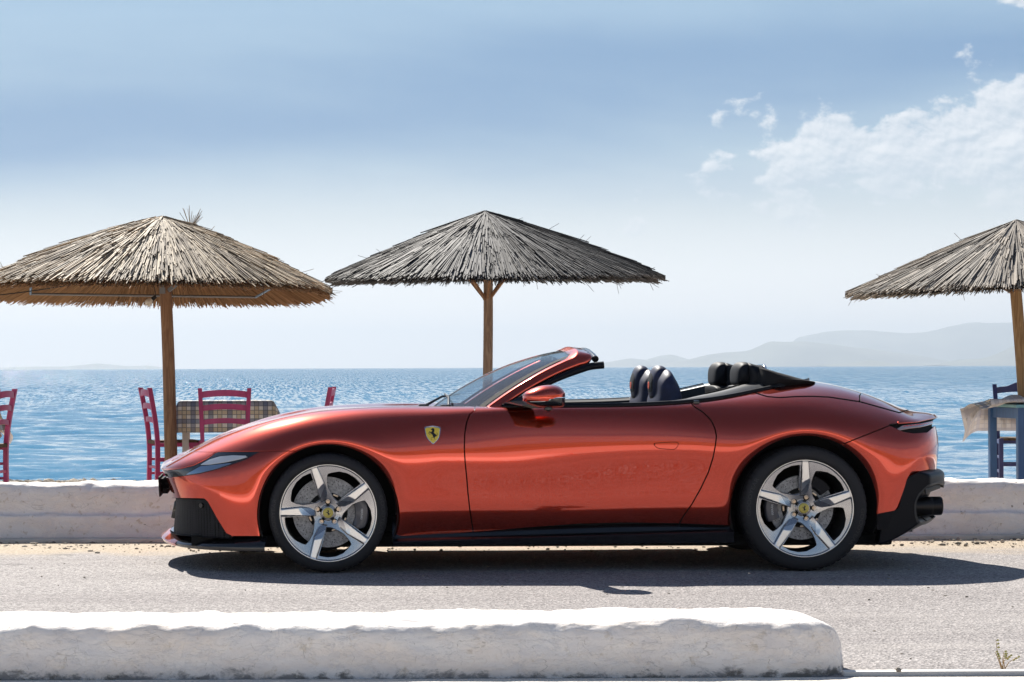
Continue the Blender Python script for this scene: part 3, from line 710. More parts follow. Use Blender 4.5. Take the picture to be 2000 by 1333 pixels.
panel('front_wing', fender_s, M_paint); panel('front_wing', mirror(fender_s), M_paint)
panel('nose_panel', both(nose_s), M_paint)
panel('front_bumper', both(bump_s), M_paint)
panel('rear_quarter', quarter_s, M_paint, gap_shade=M_gap); panel('rear_quarter', mirror(quarter_s), M_paint, gap_shade=M_gap)
panel('roof_cover', both(tonn_s), M_paint, gap_shade=M_gap); panel('boot_lid', both(trunk_s), M_paint, gap_shade=M_gap)
panel('rear_bumper', both(rearb_s), M_paint)
HANDLE = smooth_closed([(1277,869.5),(1284,867.6),(1305,866.2),(1322,866),(1325,870.5),(1319,879.3),(1306,879.8),(1290,878.6),(1281,875)], 40)
hnd, door_s2 = split(door_s, HANDLE, 0.55, outer)
for mir in (False, True):
    f = mirror if mir else (lambda q: q)
    d0 = panel('door', f(door_s2), M_paint); panel('door_handle', f(hnd), M_paint, d0, off=-0.001)
# lamps
GLOSSY = [(285,920),(318,934.5),(359,932),(300,915)]
h0 = panel('headlight', head_s, M_lamp, off=-0.004)
h1 = panel('headlight', mirror(head_s), M_lamp, off=-0.004)
STRIP = [(392,910),(409,900.5),(430,894.3),(455,892),(489,893),(468,899.2),(440,905),(410,909.5)]
LENS = [(361,930.5),(392,913),(440,908),(468,902),(446,909.5),(423,917.5),(392,925.5)]
for s_ in (head_s, mirror(head_s)):
    par = h0 if s_ is head_s else h1
    Q = Surf(s_.V*[1, -1, 1], s_.N*[1, -1, 1], s_.F) if s_ is not head_s else s_
    st_, _ = split(Q, STRIP, 0.0); le_, _ = split(Q, LENS, 0.0)
    if s_ is not head_s: st_ = Surf(st_.V*[1,-1,1], st_.N*[1,-1,1], st_.F); le_ = Surf(le_.V*[1,-1,1], le_.N*[1,-1,1], le_.F)
    panel('light_strip', st_, M_strip, par, 0.006, 0.002); panel('lamp_lens', le_, M_lens, par, 0.004, 0.0005)
t0 = panel('tail_light', tail_s, M_gap, off=-0.03, depth=0); t1 = panel('tail_light', mirror(tail_s), M_gap, off=-0.03, depth=0)
TSTRIP = [(1752,840),(1764,832.5),(1800,828.5),(1823,823.5),(1824,829),(1800,834.5),(1780,837),(1758,841.5)]
ts, _ = split(tail_s, TSTRIP, 0.0, outer2)
panel('tail_lens', ts, M_tail, t0, 0.01, -0.004); panel('tail_lens', mirror(ts), M_tail, t1, 0.01, -0.004)
RTAIL = [(1764,833.5),(1800,829.6),(1823,824.8),(1823.4,826.3),(1800,831),(1766,835)]
rs_, _ = split(tail_s, RTAIL, 0.0, outer2); panel('tail_glow', rs_, pmat('tail_red', (0.7, 0.04, 0.02), 0.2, coat=1), t0, 0.003, -0.001)
lipS, _ = split(SKIN, [(1752,826),(1754,830),(1790,827.5),(1823,820),(1838,816),(1838,811),(1823,813.5),(1790,822.5)], 0.0, lambda S: S.V[:, 0] > 1.9)
panel('rear_lip', both(lipS), M_paint, depth=0.01, off=0.006)
# grille, set back
panel('grille', both(grille_s), M_grille, off=-0.022, depth=0)
E = flange(grille_s, 0.024); nG = len(grille_s.V)
walls = compact(E.V, E.N, [f for f in E.F if min(f) >= nG])
panel('grille_frame', both(walls), M_satin, depth=0)
panel('diffuser_skin', both(diff_skin), M_satin)
# dark lining behind every gap
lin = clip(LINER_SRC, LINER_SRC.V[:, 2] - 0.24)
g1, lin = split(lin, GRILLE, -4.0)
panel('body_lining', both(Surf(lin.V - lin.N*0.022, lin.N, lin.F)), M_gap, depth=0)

# ---- sills, splitter, diffuser, underbody
for sgn in (1, -1):
    rows = []
    for t in np.linspace(0, 1, 24):
        px = 768 + (1433 - 768)*t
        yo = -0.925 + 0.02*math.sin(math.pi*t)
        ridge = cat_(px, 1059.5 - 19.5*t, CARY + yo); lo = cat_(px, 1070.6 - 6.6*t, CARY + yo + .03)
        rows.append([(lo.x, sgn*(-.60), lo.z), (lo.x, sgn*(yo + .05), lo.z), (lo.x, sgn*(yo + .012), lo.z + .008), (ridge.x, sgn*yo, ridge.z - .006), (ridge.x, sgn*(yo + .006), ridge.z), (ridge.x, sgn*(yo + .045), ridge.z + .012), (ridge.x, sgn*(yo + .085), ridge.z + .10), (ridge.x, sgn*(yo + .14), ridge.z + .14)])
    MB().loft(rows).build('side_skirt', M_black, car, smooth=35)
# splitter: a blade that follows the nose in plan
pl = spline([(-1.995,0),(-1.985,-.22),(-1.93,-.46),(-1.82,-.68),(-1.66,-.83),(-1.50,-.905),(-1.385,-.925)], 60)
def splitter():
    for_rows = []
    seq = [(p, -1) for p in pl[::-1]] + [(p, 1) for p in pl[1:]]
    for (p, s) in seq:
        x, y = p; k = abs(y)/0.925; ins = Vector((-1.2 - x, -0.0 - y*0.55)).normalized(); w = 0.30*(1-k**3) + 0.06
        z0 = 0.162 - 0.022*min(1, k*1.5); rise = 0.052*(1-k) + 0.040
        Pt = lambda q, z: (x + ins.x*w*q, (y + ins.y*w*q)*(-1 if s > 0 else 1), z)
        for_rows.append([Pt(1.0, z0 - .022), Pt(.12, z0 - .020), Pt(.03, z0 - .016), Pt(0, z0), Pt(.03, z0 + .010), Pt(.14, z0 + .014 + rise*.2), Pt(.45, z0 + .014 + rise*.7), Pt(1.0, z0 + .02 + rise)])
    return for_rows
sp = splitter()
MB().loft(sp).build('front_splitter', M_black, car, smooth=40)
n = len(sp); c0 = n//2
orange = [[Vector(v) + Vector((-.006, 0, .004 if i > 3 else -.002)) for i, v in enumerate(r_[2:7])] for r_ in sp[c0-26:c0+27]]
MB().loft(orange).build('splitter_blade', M_paint, car, smooth=50)
# number plate carrier and sensor on the nose
MB().box((-2.001, 0, .452), (.010, .52, .115), (0, R(-3), 0), bev=.003).box((-1.975, 0, .46), (.05, .30, .07)).box((-1.97, 0, .425), (.03, .40, .03)).build('plate_carrier', M_gap, car)
MB().box((-1.905, 0, .305), (.05, .22, .10), (0, R(12), 0), bev=.004).build('radar_sensor', M_black, car, smooth=30)
for s in (1, -1):
    q = cat_(394, 988, CARY - .66)
    yq = skin_y(q.x, q.z) + .012; MB().tube([(q.x - .003, s*yq, q.z), (q.x + .02, s*(yq + .03), q.z)], [.013, .018], 14).build('parking_sensor', M_black, car, smooth=40)
# floor of the car
MB().box((0.32, 0, .165), (3.7, 1.5, .07), bev=.02).box((1.95, 0, .25), (.7, 1.35, .10)).box((-1.55, 0, .17), (.5, 1.45, .06)).build('underbody', M_gap, car)
# diffuser block with the exhaust openings
prof = [(1700,1060.5),(1722,1057),(1758,1046.6),(1794,1031.6),(1819.6,1019.6),(1829,1010.6),(1836,985),(1842,962),(1846,943),(1846,929.5),(1842,924),(1826,919),(1800,926),(1788,932),(1780,944),(1773,956),(1767,978),(1760,991),(1748,1000),(1716,1006)]
pp = [cat_(px, py, CARY - .62) for px, py in prof]
P2 = np.array([(p.x, p.z) for p in pp])
c2 = P2.mean(0); Pd = []
for i in range(len(P2)):
    a, b = P2[i], P2[(i+1) % len(P2)]
    for t in np.linspace(0, 1, 9)[:-1]: Pd.append(a + (b-a)*t)
Pd = np.array(Pd); kk = np.ones(5)/5; Pd = np.stack([np.convolve(np.r_[Pd[-2:, q], Pd[:, q], Pd[:2, q]], kk, 'valid') for q in (0, 1)], 1)
ys_ = np.r_[np.full(1, -.897), np.full(1, -.8965), -.895, -.892, -.886, np.linspace(-.875, 0, 90)]; sc_ = np.r_[.02, .6, .93, .97, .99, np.ones(90)]
D = np.zeros((len(ys_), len(Pd), 3))
for i, (y, sc) in enumerate(zip(ys_, sc_)):
    k = abs(y); Q = c2 + (Pd - c2)*sc; e = np.clip((Q[:, 0] - 2.0)/.45, 0, 1)
    sh = (.10*(1 - (k/.60)**2) if k < .60 else -.75*(k-.60)**1.25)
    D[i, :, 0] = Q[:, 0] + sh*e; D[i, :, 1] = y; D[i, :, 2] = Q[:, 1]
gu = np.gradient(D, axis=0); gv = np.roll(D, -1, 1) - np.roll(D, 1, 1); ND = np.cross(gu, gv); ND /= np.maximum(np.linalg.norm(ND, axis=2, keepdims=True), 1e-12); ND[:3] = (0, -1, 0)
n_ = len(Pd); Fd = [(i*n_+k, (i+1)*n_+k, (i+1)*n_+(k+1) % n_, i*n_+(k+1) % n_) for i in range(len(ys_)-1) for k in range(n_)]
tp = np.array([0, 0, 1.]); 
if (ND[60]*(D[60] - D[60].mean(0))).sum() < 0: ND = -ND; Fd = [f[::-1] for f in Fd]; ND[:3] = (0, -1, 0)
DS = Surf(D.reshape(-1, 3), ND.reshape(-1, 3), Fd)
FRAME = [tuple(p) for p in smooth_closed([(1800,964),(1808,956),(1822,950),(1838,947),(1842,956),(1838,975),(1832,998),(1825,1012),(1812,1019),(1799,1022),(1792,1015),(1789.5,1000),(1791,980)], 60)]
front_ = lambda S: S.N[:, 1]*.965 + S.N[:, 0]*(-.26) < -.02
ringS, DS = split(DS, [tuple(np.array((1816, 985)) + (np.array(p) - (1816, 985))*1.13) for p in FRAME], 0.0, front_)
hole, ringS = split(ringS, FRAME, 0.0, front_)
panel('diffuser', both(DS), M_satin, depth=0)
for f in ((lambda q: q), mirror):
    panel('exhaust_frame', f(ringS), M_trim, depth=0.05, off=.004)
    h_ = flange(hole, .16); w_ = compact(h_.V, h_.N, [q for q in h_.F if min(q) >= len(hole.V)]); panel('exhaust_opening', f(w_), M_gap, depth=0)
for s in (1, -1):
    e1 = cat_(1843, 951, CARY - .66); e0 = cat_(1806, 961.5, CARY - .78)
    MB().bar((e0.x, s*-.79, e0.z), (e1.x - .02, s*-.655, e1.z), .010, .03, bev=.004).build('diffuser_fin', M_trim, car, smooth=40)
    for j, (pxa, pxb, py, yy) in enumerate([(1780, 1819, 991, -.76), (1796, 1838, 990.5, -.645)]):
        A = cat_(pxa, py, CARY + yy); B = cat_(pxb, py - 1, CARY + yy); r0 = .0535
        seg = 40; ax = [(A.x - .10, r0*.98), (B.x - .012, r0), (B.x - .003, r0*.99), (B.x, r0*.95), (B.x - .004, r0*.89), (B.x - .10, r0*.85)]
        V = [(x_, s*yy + r_*math.cos(w_), A.z + r_*math.sin(w_)) for x_, r_ in ax for w_ in np.linspace(0, 2*math.pi, seg, endpoint=False)]
        F = [(i*seg + k, i*seg + (k+1) % seg, (i+1)*seg + (k+1) % seg, (i+1)*seg + k) for i in range(len(ax)-1) for k in range(seg)]
        MB().raw(V, F).build('exhaust_pipe', pmat('dark_exhaust', (0.03, 0.028, 0.028), 0.36, 0.8) if j == 0 and s == 1 else bpy.data.materials['dark_exhaust'], car, smooth=40)
# wheel housings
for key, (wx, wz, wr) in WHEELS.items():
    for s in (1, -1):
        ang = np.linspace(-0.35, math.pi + .35, 40); rows = []
        for y, k in ((-.915, 1.0), (-.895, 1.02), (-.60, 1.02), (-.59, .2)):
            rows.append([(wx + math.cos(w)*(wr + .003)*k, s*y, max(.13, wz + math.sin(w)*(wr + .003)*k)) for w in ang])
        MB().loft(rows).build('wheel_housing', M_gap, car, smooth=40)
# ---- windscreen, its frame, mirrors
def ws(s, t):
    """windscreen surface: s across -1..1, t up 0..1"""
    b0, b1 = Vector((-.397, 0, .900)), Vector((-.150, -.70, .905)); c0, c1 = Vector((.372, 0, 1.243)), Vector((.375, -.555, 1.205))
    q = abs(s)**1.8
    B = Vector((b0.x + (b1.x-b0.x)*q, b1.y*-s, b0.z + (b1.z-b0.z)*q)); T = Vector((c0.x + (c1.x-c0.x)*q, c1.y*-s, c0.z + (c1.z-c0.z)*q))
    p = B.lerp(T, t); p.z += .050*4*t*(1-t)*(1 - .55*q); p.x -= .012*4*t*(1-t)*(1-q); return p
rows = [[ws(s, t) for s in np.linspace(-1, 1, 81)] for t in np.linspace(0, 1, 49)]
MB().loft(rows).build('windscreen', M_glass, car, smooth=60)
def fritrows(t0, t1): return [[ws(s, t) + Vector((.004, -.012*s*abs(s), -.007)) for s in np.linspace(-1, 1, 41)] for t in np.linspace(t0, t1, 5)]
MB().loft(fritrows(0.0, .05)).loft(fritrows(.90, 1.0)).build('windscreen_band', M_black, car, smooth=60)
for s0, s1 in ((-1.0, -.93), (.93, 1.0)):
    MB().loft([[ws(s, t) + Vector((-.002, .003*np.sign(s), .004)) for s in np.linspace(s0, s1, 5)] for t in np.linspace(0, .97, 40)]).build('windscreen_seal', M_gap, car, smooth=60)
# frame: two rails from the near foot up, across the header and down again
inner = [ws(-1, t) for t in np.linspace(0, .93, 16)]
hin = [ws(s, 1.0 - .07*(max(0, (abs(s)-.8)/.2))**2) for s in np.linspace(-.93, .93, 23)]
inn = inner + hin + [Vector((p.x, -p.y, p.z)) for p in inner[::-1]]
o0, o1 = Vector((-.075, -.775, .905)), Vector((.462, -.606, 1.172))
out_n = [o0.lerp(o1, t) + Vector((0, -.004, .030*4*t*(1-t))) for t in np.linspace(0, 1, 16)]
hout = []
for s in np.linspace(-.93, .93, 23):
    q = abs(s/.93)**2.6; hout.append(Vector((.478 + (.492-.478)*q - .0, s/.93*.575, 1.263 + (1.212-1.263)*q)))
ou = out_n + hout + [Vector((p.x, -p.y, p.z)) for p in out_n[::-1]]
rows = []
m_ = len(inn)
inn = spline(inn, 110); ou = spline(ou, 110)
trim = []
for i_, (a, b) in enumerate(zip(inn, ou)):
    hdr = max(0.0, min(1.0, (min(i_, 109 - i_) - 34)/10))
    a = Vector(a); b = Vector(b); cen = Vector(((a.x+b.x)/2 + .05, 0, .98)); d = b - a
    up = ((a+b)/2 - Vector((.35, 0, .80))); up = (up - d*(up.dot(d)/d.dot(d))).normalized(); h = .037
    h *= 1.0 - .55*hdr
    mid = [(0, -.004), (.03, .002), (.14, .30*h), (.28, .56*h), (.40, .76*h), (.47, .84*h), (.52, .84*h), (.58, .74*h), (.72, .50*h), (.86, .26*h), (.96, .08*h), (1.0, -.010)]; inside = [(1.0, -.010), (.97, -.03), (.2, -.03), (0, -.012), (0, -.004)]
    trim.append([a + d*u_ + up*v_ for u_, v_ in inside])
    rows.append([a + d*u_ + up*v_ for u_, v_ in mid])
MB().loft(rows).build('windscreen_frame', M_paint, car, smooth=75)
MB().loft(trim).build('pillar_trim', M_satin, car, smooth=60)
def offs(p, k=1): return Vector((p[0] + .012, p[1]*.985, p[2] - .026))
for s in (1, -1):
    pts = [Vector((p.x, p.y*s, p.z)) for p in [offs(q) for q in spline(out_n + [out_n[-1] + Vector((.085, .004, .010))], 40)]]
    MB().tube(pts, [.012 + .014*min(1, i/30) for i in range(40)], 12, flat=.8).build('window_seal', M_satin, car, smooth=50)
MB().tube([Vector((p.x + .028, p.y*.93, p.z - .022)) for p in hout], .020, 10).build('roof_latch_rail', M_black, car, smooth=50)
MB().box((.40, 0, 1.165), (.03, .24, .065), (0, R(-20), 0), bev=.01).box((.36, 0, 1.21), (.05, .05, .05)).build('rear_view_mirror', M_black, car, smooth=40)
for s in (-.35, .30):
    MB().tube([ws(s - .25, .02) + Vector((-.03, 0, .012)), ws(s, .10) + Vector((-.012, 0, .018)), ws(s + .45, .14) + Vector((-.012, 0, .016))], [.009, .007, .004], 8).box(ws(s - .25, .0) + Vector((-.035, 0, .012)), (.06, .05, .03), bev=.006).build('wiper', M_satin, car, smooth=50)
# door mirrors
mp = [(1020.4,779),(1022,772),(1030,766),(1048,758),(1066,754.3),(1082,754.5),(1094,759),(1101.5,766),(1103.5,772),(1103.2,785),(1101,795.5),(1090,798.5),(1060,799),(1040,795),(1024,788)]
MY = 13.30
prof = [cat_(a, b, MY) for a, b in mp]; prof = smooth_closed([(p.x, p.z) for p in prof], 64)
rows = np.array(pillow(prof, .115, MY - CARY, 41, 2.4))
rows[:, :, 0] += (0.10*np.abs(rows[:, :, 1] - (MY - CARY - .03))/.115)[:, :]**2*.35
nv = rows.shape[1]; V = rows.reshape(-1, 3); F = [(i*nv+k, (i+1)*nv+k, (i+1)*nv+(k+1) % nv, i*nv+(k+1) % nv) for i in range(len(rows)-1) for k in range(nv)]
gu = np.gradient(rows, axis=0); gv = np.roll(rows, -1, 1) - np.roll(rows, 1, 1); nn = np.cross(gv, gu).reshape(-1, 3); nn /= np.maximum(np.linalg.norm(nn, axis=1, keepdims=True), 1e-9)
cen = V.mean(0)
if ((V - cen)*nn).sum() < 0: nn = -nn
f0 = F[len(F)//2 + 7]; fn_ = np.cross(V[f0[1]] - V[f0[0]], V[f0[2]] - V[f0[0]])
if fn_ @ (V[f0[0]] - cen) < 0: F = [f[::-1] for f in F]
nn[:nv] = (0, -1, 0); nn[-nv:] = (0, 1, 0)
ms = Surf(V, nn, F)
CAP = [(1000,787.5),(1021.5,787),(1052,787),(1070,786),(1078,780.7),(1090,779),(1110,778.4),(1110,740),(1000,740)]
cap_s, shell_s = split(ms, CAP, 0.5)
for sgn in (1, -1):
    f = (lambda q: q) if sgn == 1 else mirror
    base = panel('door_mirror', f(cap_s), M_paint, depth=0.006)
    b = panel('mirror_shell', f(shell_s), M_black, base, 0)
    A = cat_(1000, 790, 13.62); B = cat_(1030, 797, 13.34)
    st = MB().loft([[(A.x + dx, sgn*(A.y + .03), A.z + dz) for dx, dz in ((-.05, .004), (.06, .016), (.10, 0), (.02, -.014))], [(B.x + dx, sgn*B.y, B.z + dz) for dx, dz in ((-.03, .006), (.05, .02), (.10, .0), (.03, -.010))]], closed_v=True, cap=True)
    Q = cat_(1071, 801, 13.28); st.tube([(Q.x, sgn*Q.y, Q.z + .012), (Q.x, sgn*Q.y, Q.z - .006), (Q.x, sgn*Q.y, Q.z - .014)], [.024, .022, .012], 14)
    st.build('mirror_arm', M_black, base, smooth=40)
    # black quarter trim at the foot of the pillar
    a0 = cat_(968, 799, 13.66); a1 = cat_(1035, 768, 13.70); a2 = cat_(1035, 797, 13.64)
    MB().raw([(p.x, sgn*p.y, p.z) for p in (a0, a1, a2)] + [(p.x, sgn*(p.y + .02), p.z) for p in (a0, a1, a2)], [(0, 1, 2), (5, 4, 3), (0, 3, 4, 1), (1, 4, 5, 2), (2, 5, 3, 0)]).build('mirror_base', M_black, car)

# ---- waist mouldings and the trim round the cockpit
edge = spline([(x, y) for x, y in COCKPIT[6:17]], 120)
zed = np.array([skin_z(x, y) for x, y in edge]); kk = np.ones(9)/9; zed[4:-4] = np.convolve(zed, kk, 'valid')
E3 = np.column_stack([edge, zed])
belt = E3[:108]
for s in (1, -1):
    rows = []
    for i, (x, y, z) in enumerate(belt):
        h = .014
        rows.append([(x, s*(y - .010), z - .004), (x, s*(y - .012), z + .004), (x, s*(y - .008), z + h), (x, s*(y + .004), z + h + .004), (x, s*(y + .03), z + h), (x, s*(y + .045), z - .01)])
    MB().loft(rows).build('waist_moulding', M_satin, car, smooth=50)
    # door tops, then the deep inner trim
    rows = []
    for (x, y, z) in E3[:70]:
        rows.append([(x, s*(y + .03), z + .010), (x, s*(y + .07), z + .012), (x, s*(y + .10), z), (x, s*(y + .13), z - .12), (x, s*(y + .14), z - .55)])
    MB().loft(rows).build('door_trim', M_leather2, car, smooth=50)
    r1 = spline([(.93, -.74, .944), (1.05, -.70, .972), (1.23, -.625, 1.008), (1.365, -.555, 1.040), (1.46, -.49, 1.052)], 40)
    r0 = spline([(.90, -.80, .944), (1.05, -.785, .955), (1.23, -.742, .985), (1.40, -.675, 1.012), (1.47, -.645, 1.022)], 40)
    rows = [[(a[0], s*a[1], a[2]), (a[0]*.7+b[0]*.3, s*(a[1]*.7+b[1]*.3), a[2]*.6+b[2]*.4 + .008), (b[0], s*b[1], b[2]), (b[0], s*(b[1] + .03), b[2] - .01), (b[0], s*(b[1] + .05), b[2] - .12), (b[0], s*(b[1] + .05), .45)] for a, b in zip(r0, r1)]
    MB().loft(rows).build('rear_side_trim', M_trim, car, smooth=40)
    MB().tube([(p[0] - .004, s*(p[1]), p[2] + .004) for p in r1[14:30]], .004, 6).build('trim_joint', M_gap, car)
    p = cat_(1359, 788, 13.62); MB().box((p.x, s*p.y, p.z), (.035, .05, .022), bev=.006).build('window_wedge', M_black, car, smooth=40)
# ---- cabin
MB().box((.45, 0, .30), (2.0, 1.4, .06)).build('cabin_floor', M_gap, car)
rows = []
for y in np.linspace(-.72, .72, 25):
    hump = .012*math.exp(-((y + .37)/.2)**2)
    rows.append([(x, y, z) for x, z in ((-.36 + .25*abs(y)**2.2, .885), (-.20 + .14*abs(y)**2, .895), (.0, .905 + hump), (.16, .902 + hump), (.215, .87 + hump), (.21, .80), (.15, .70), (.12, .45))])
MB().loft(rows).build('dashboard', M_leather2, car, smooth=40)
ang = np.linspace(0, 2*math.pi, 40, endpoint=False)
MB().tube([(.23 + .05*math.sin(w), -.37 + .18*math.cos(w), .79 + .17*math.sin(w)) for w in ang], .016, 10, closed=True).tube([(.12, -.37, .77), (.23, -.37, .79)], [.04, .06], 12).bar((.23, -.37, .79), (.23, -.20, .79), .03).bar((.23, -.37, .79), (.23, -.54, .79), .03).build('steering_wheel', M_leather2, car, smooth=50)
def front_seat(px, yc, Y):
    X = lambda a, b: (cat_(a, b, Y).x, cat_(a, b, Y).z)
    q = lambda L: [X(px + a, b) for a, b in L]
    body_ = smooth_closed(q([(8,748),(14,735),(22,726),(32,724),(40,735),(50,754),(55,775),(56,800),(58,860),(62,930),(30,950),(14,900),(10,840),(2,795),(6,770)]), 50)
    seat = MB().loft(pillow(body_, .265, yc, 19, 3.5), closed_v=True, cap=True).build('front_seat', M_leather, car, smooth=60)
    cu = smooth_closed(q([(-110,905),(-105,885),(-60,880),(-10,893),(25,905),(28,945),(-60,955),(-108,940)]), 40)
    MB().loft(pillow(cu, .26, yc, 15, 3.5), closed_v=True, cap=True).build('seat_cushion', M_leather, seat, smooth=60)
    hs = smooth_closed(q([(-1,757),(1,738),(6,724),(13,717),(20,716.3),(27,719),(33,727),(38,740),(40.5,752),(38,770),(32,786),(29,806),(14,808),(9,790),(3,779)]), 60)
    MB().loft(pillow(hs, .125, yc, 19, 3.2), closed_v=True, cap=True).build('head_restraint', M_leather, seat, smooth=60)
    fr = smooth_closed(q([(-1.5,757),(0,740),(4,729),(8,727),(11,740),(13,757),(12,775),(8,790),(3,780)]), 40)
    MB().loft(pillow(fr, .098, yc, 17, 3.0), closed_v=True, cap=True).build('head_pad', M_leather2, seat, smooth=60)
    e = q([(0.2, 750), (.2, 760)]); xx = e[0][0] - .003; zz = (e[0][1] + e[1][1])/2
    MB().loft([[(xx - .0035*c_, yc + r_*math.cos(w), zz + r_*.8*math.sin(w)) for w in np.linspace(0, 2*math.pi, 20, endpoint=False)] for r_, c_ in ((.027, -1), (.027, 1), (.018, 1.4), (.014, 1.2), (.002, 1.2))], closed_v=True).build('seat_emblem', M_red, seat)
    a = q([(27, 774), (17, 800)])
    MB().bar((a[0][0], yc - .128, a[0][1]), (a[1][0], yc - .122, a[1][1]), .012, .006).build('seat_bracket', M_chrome, seat)
    sh = smooth_closed(q([(-10,800),(-4,792),(8,789),(16,795),(18,830),(6,850),(-6,840)]), 30)
    MB().loft(pillow(sh, .22, yc, 13, 3), closed_v=True, cap=True).build('seat_shoulder', M_leather, seat, smooth=60)
front_seat(1268.5, -.37, CARY - .37)
front_seat(1233.5 + .0, .37, CARY + .37)
def rear_seat(px, yc, Y):
    q = lambda L: [(cat_(px + a, b, Y).x, cat_(px + a, b, Y).z) for a, b in L]
    hr = smooth_closed(q([(0,745),(.5,728),(4,717),(10,711),(17,709.3),(24,710.5),(27,720),(28,740),(30,755),(18,757),(6,755.5),(1.5,752)]), 50)
    s = MB().loft(pillow(hr, .155, yc, 19, 3.4), closed_v=True, cap=True).build('rear_seat', M_leather2, car, smooth=60)
    nb = smooth_closed(q([(21,711.5),(30,712),(44,715.5),(56,719),(60,735),(64,752),(66,765),(40,775),(22,768),(20,745),(19,725)]), 50)
    MB().loft(pillow(nb, .175, yc, 19, 3.6), closed_v=True, cap=True).build('head_fairing', M_leather2, s, smooth=60)
    bk = smooth_closed(q([(-2,757),(6,754.5),(24,756),(36,768),(40,790),(45,860),(20,865),(6,800),(-1,770)]), 40)
    MB().loft(pillow(bk, .24, yc, 15, 4), closed_v=True, cap=True).build('seat_back', M_leather2, s, smooth=60)
    hoop = [(cat_(px + 55, 718.5, Y).x + .0, yc + y_, cat_(px + 55, 718.5, Y).z + .004 - .35*max(0, abs(y_) - .08)**1.5*6) for y_ in np.linspace(-.17, .17, 21)]
    MB().tube(hoop, .011, 8).build('trim_hoop', M_chrome, s, smooth=60)
rear_seat(1431.5, -.35, CARY - .35); rear_seat(1387.5, .35, CARY + .35)
# black soft fairing behind the rear seats
for s in (-1, 1):
    q = [(1.425, .98), (1.44, 1.10), (1.452, 1.140), (1.475, 1.143), (1.56, 1.118), (1.66, 1.090), (1.765, 1.062), (1.80, 1.045), (1.60, 1.0)]
    fp = smooth_closed(q, 50)
    MB().loft(pillow(fp, .30, s*.33, 21, 2.6), closed_v=True, cap=True).build('soft_fairing', M_fabric, car, smooth=60)
rows = []
for y in np.linspace(-.66, .66, 25):
    k = abs(y)/.66
    rows.append([(1.36, y, .70), (1.36, y, .98 - .0*k), (1.42, y, 1.035 - .012*k), (1.58 - .02*k, y, 1.052 - .025*k**2), (1.85 - .33*k**2.2, y, 1.056 - .035*k**2), (1.86 - .33*k**2.2, y, 1.03 - .05*k**2)])
MB().loft(rows).build('roof_shelf', M_fabric, car, smooth=50)
MB().box((1.30, 0, .55), (.06, 1.3, .75), bev=.02).build('rear_bulkhead', M_gap, car)

# ---- fender shield and other emblems
HORSE = [(480,475),(520,440),(560,408),(590,412),(620,430),(640,470),(640,520),(625,570),(606,600),(640,640),(690,680),(730,730),(752,690),(742,630),(730,600),(748,605),(772,670),(760,720),(735,752),(700,765),(680,785),(655,800),(645,825),(650,860),(660,885),(640,878),(628,840),(600,820),(540,826),(490,840),(482,826),(540,812),(590,806),(572,760),(548,705),(500,660),(465,622),(430,592),(405,625),(398,655),(372,648),(392,600),(420,560),(445,552),(470,580),(500,580),(530,560),(550,515),(520,490),(490,490)]
LEGS2 = [(430,640),(445,650),(450,690),(468,715),(455,725),(432,700),(420,660)]
def flat_poly(polys, name, mat, fn, parent, n=None):
    cu = bpy.data.curves.new(name + '_outline', 'CURVE'); cu.dimensions = '2D'; cu.fill_mode = 'BOTH'; cu.extrude = 0
    for P in polys:
        sp_ = cu.splines.new('POLY'); sp_.points.add(len(P)-1); sp_.use_cyclic_u = True
        for k, (x, y) in enumerate(P): sp_.points[k].co = (x, y, 0, 1)
    o = bpy.data.objects.new('tmp', cu); COL.objects.link(o); dg = bpy.context.evaluated_depsgraph_get()
    me = bpy.data.meshes.new_from_object(o.evaluated_get(dg)); bpy.data.objects.remove(o); bpy.data.curves.remove(cu)
    V = [fn(v.co.x, v.co.y) for v in me.vertices]; F = [tuple(p.vertices) for p in me.polygons]; bpy.data.meshes.remove(me)
    return MB().raw(V, F).build(name, mat, parent, recalc=False)
def text_polys(txt):
    cu = bpy.data.curves.new('t', 'FONT'); cu.body = txt; cu.size = 1.0; cu.align_x = 'CENTER'; cu.align_y = 'CENTER'; cu.resolution_u = 3
    o = bpy.data.objects.new('tmp', cu); COL.objects.link(o); dg = bpy.context.evaluated_depsgraph_get()
    me = bpy.data.meshes.new_from_object(o.evaluated_get(dg)); bpy.data.objects.remove(o); bpy.data.curves.remove(cu)
    V = np.array([v.co for v in me.vertices]); F = [tuple(p.vertices) for p in me.polygons]; bpy.data.meshes.remove(me); return V, F
SH_OUT = smooth_closed([(228,372),(400,338),(560,310),(720,338),(890,372),(896,500),(888,600),(862,730),(818,850),(750,950),(670,1030),(582,1098),(494,1035),(400,945),(325,845),(272,730),(242,600),(230,500)], 60)
SH_IN = [(560 + (x-560)*.90, 690 + (y-690)*.88 + 12) for x, y in SH_OUT]
sb = cat_(846, 851, 13.515)
def shield_fn(off, sgn):
    def fn(a, b):
        px = 820 + a*60/1333; py = 820 + b*60/1333; p = cat_(px, py, CARY - .92); y = skin_y(p.x, p.z) - off
        return (p.x, y*sgn, p.z)
    return fn
for sgn in (1, -1):
    sh = flat_poly([SH_OUT], 'shield_badge', M_chrome, shield_fn(.003, sgn), car)
    flat_poly([SH_IN], 'badge_field', M_yellow, shield_fn(.0045, sgn), sh)
    flat_poly([HORSE], 'badge_horse', M_ink, shield_fn(.006, sgn), sh); flat_poly([LEGS2], 'badge_horse', M_ink, shield_fn(.006, sgn), sh)
    for t_, cx_ in (('S', 505), ('F', 665)):
        V, F = text_polys(t_); fn = shield_fn(.006, sgn)
        MB().raw([fn(cx_ + v[0]*90, 905 - v[1]*90) for v in V], F).build('badge_letter', M_ink, sh, recalc=False)

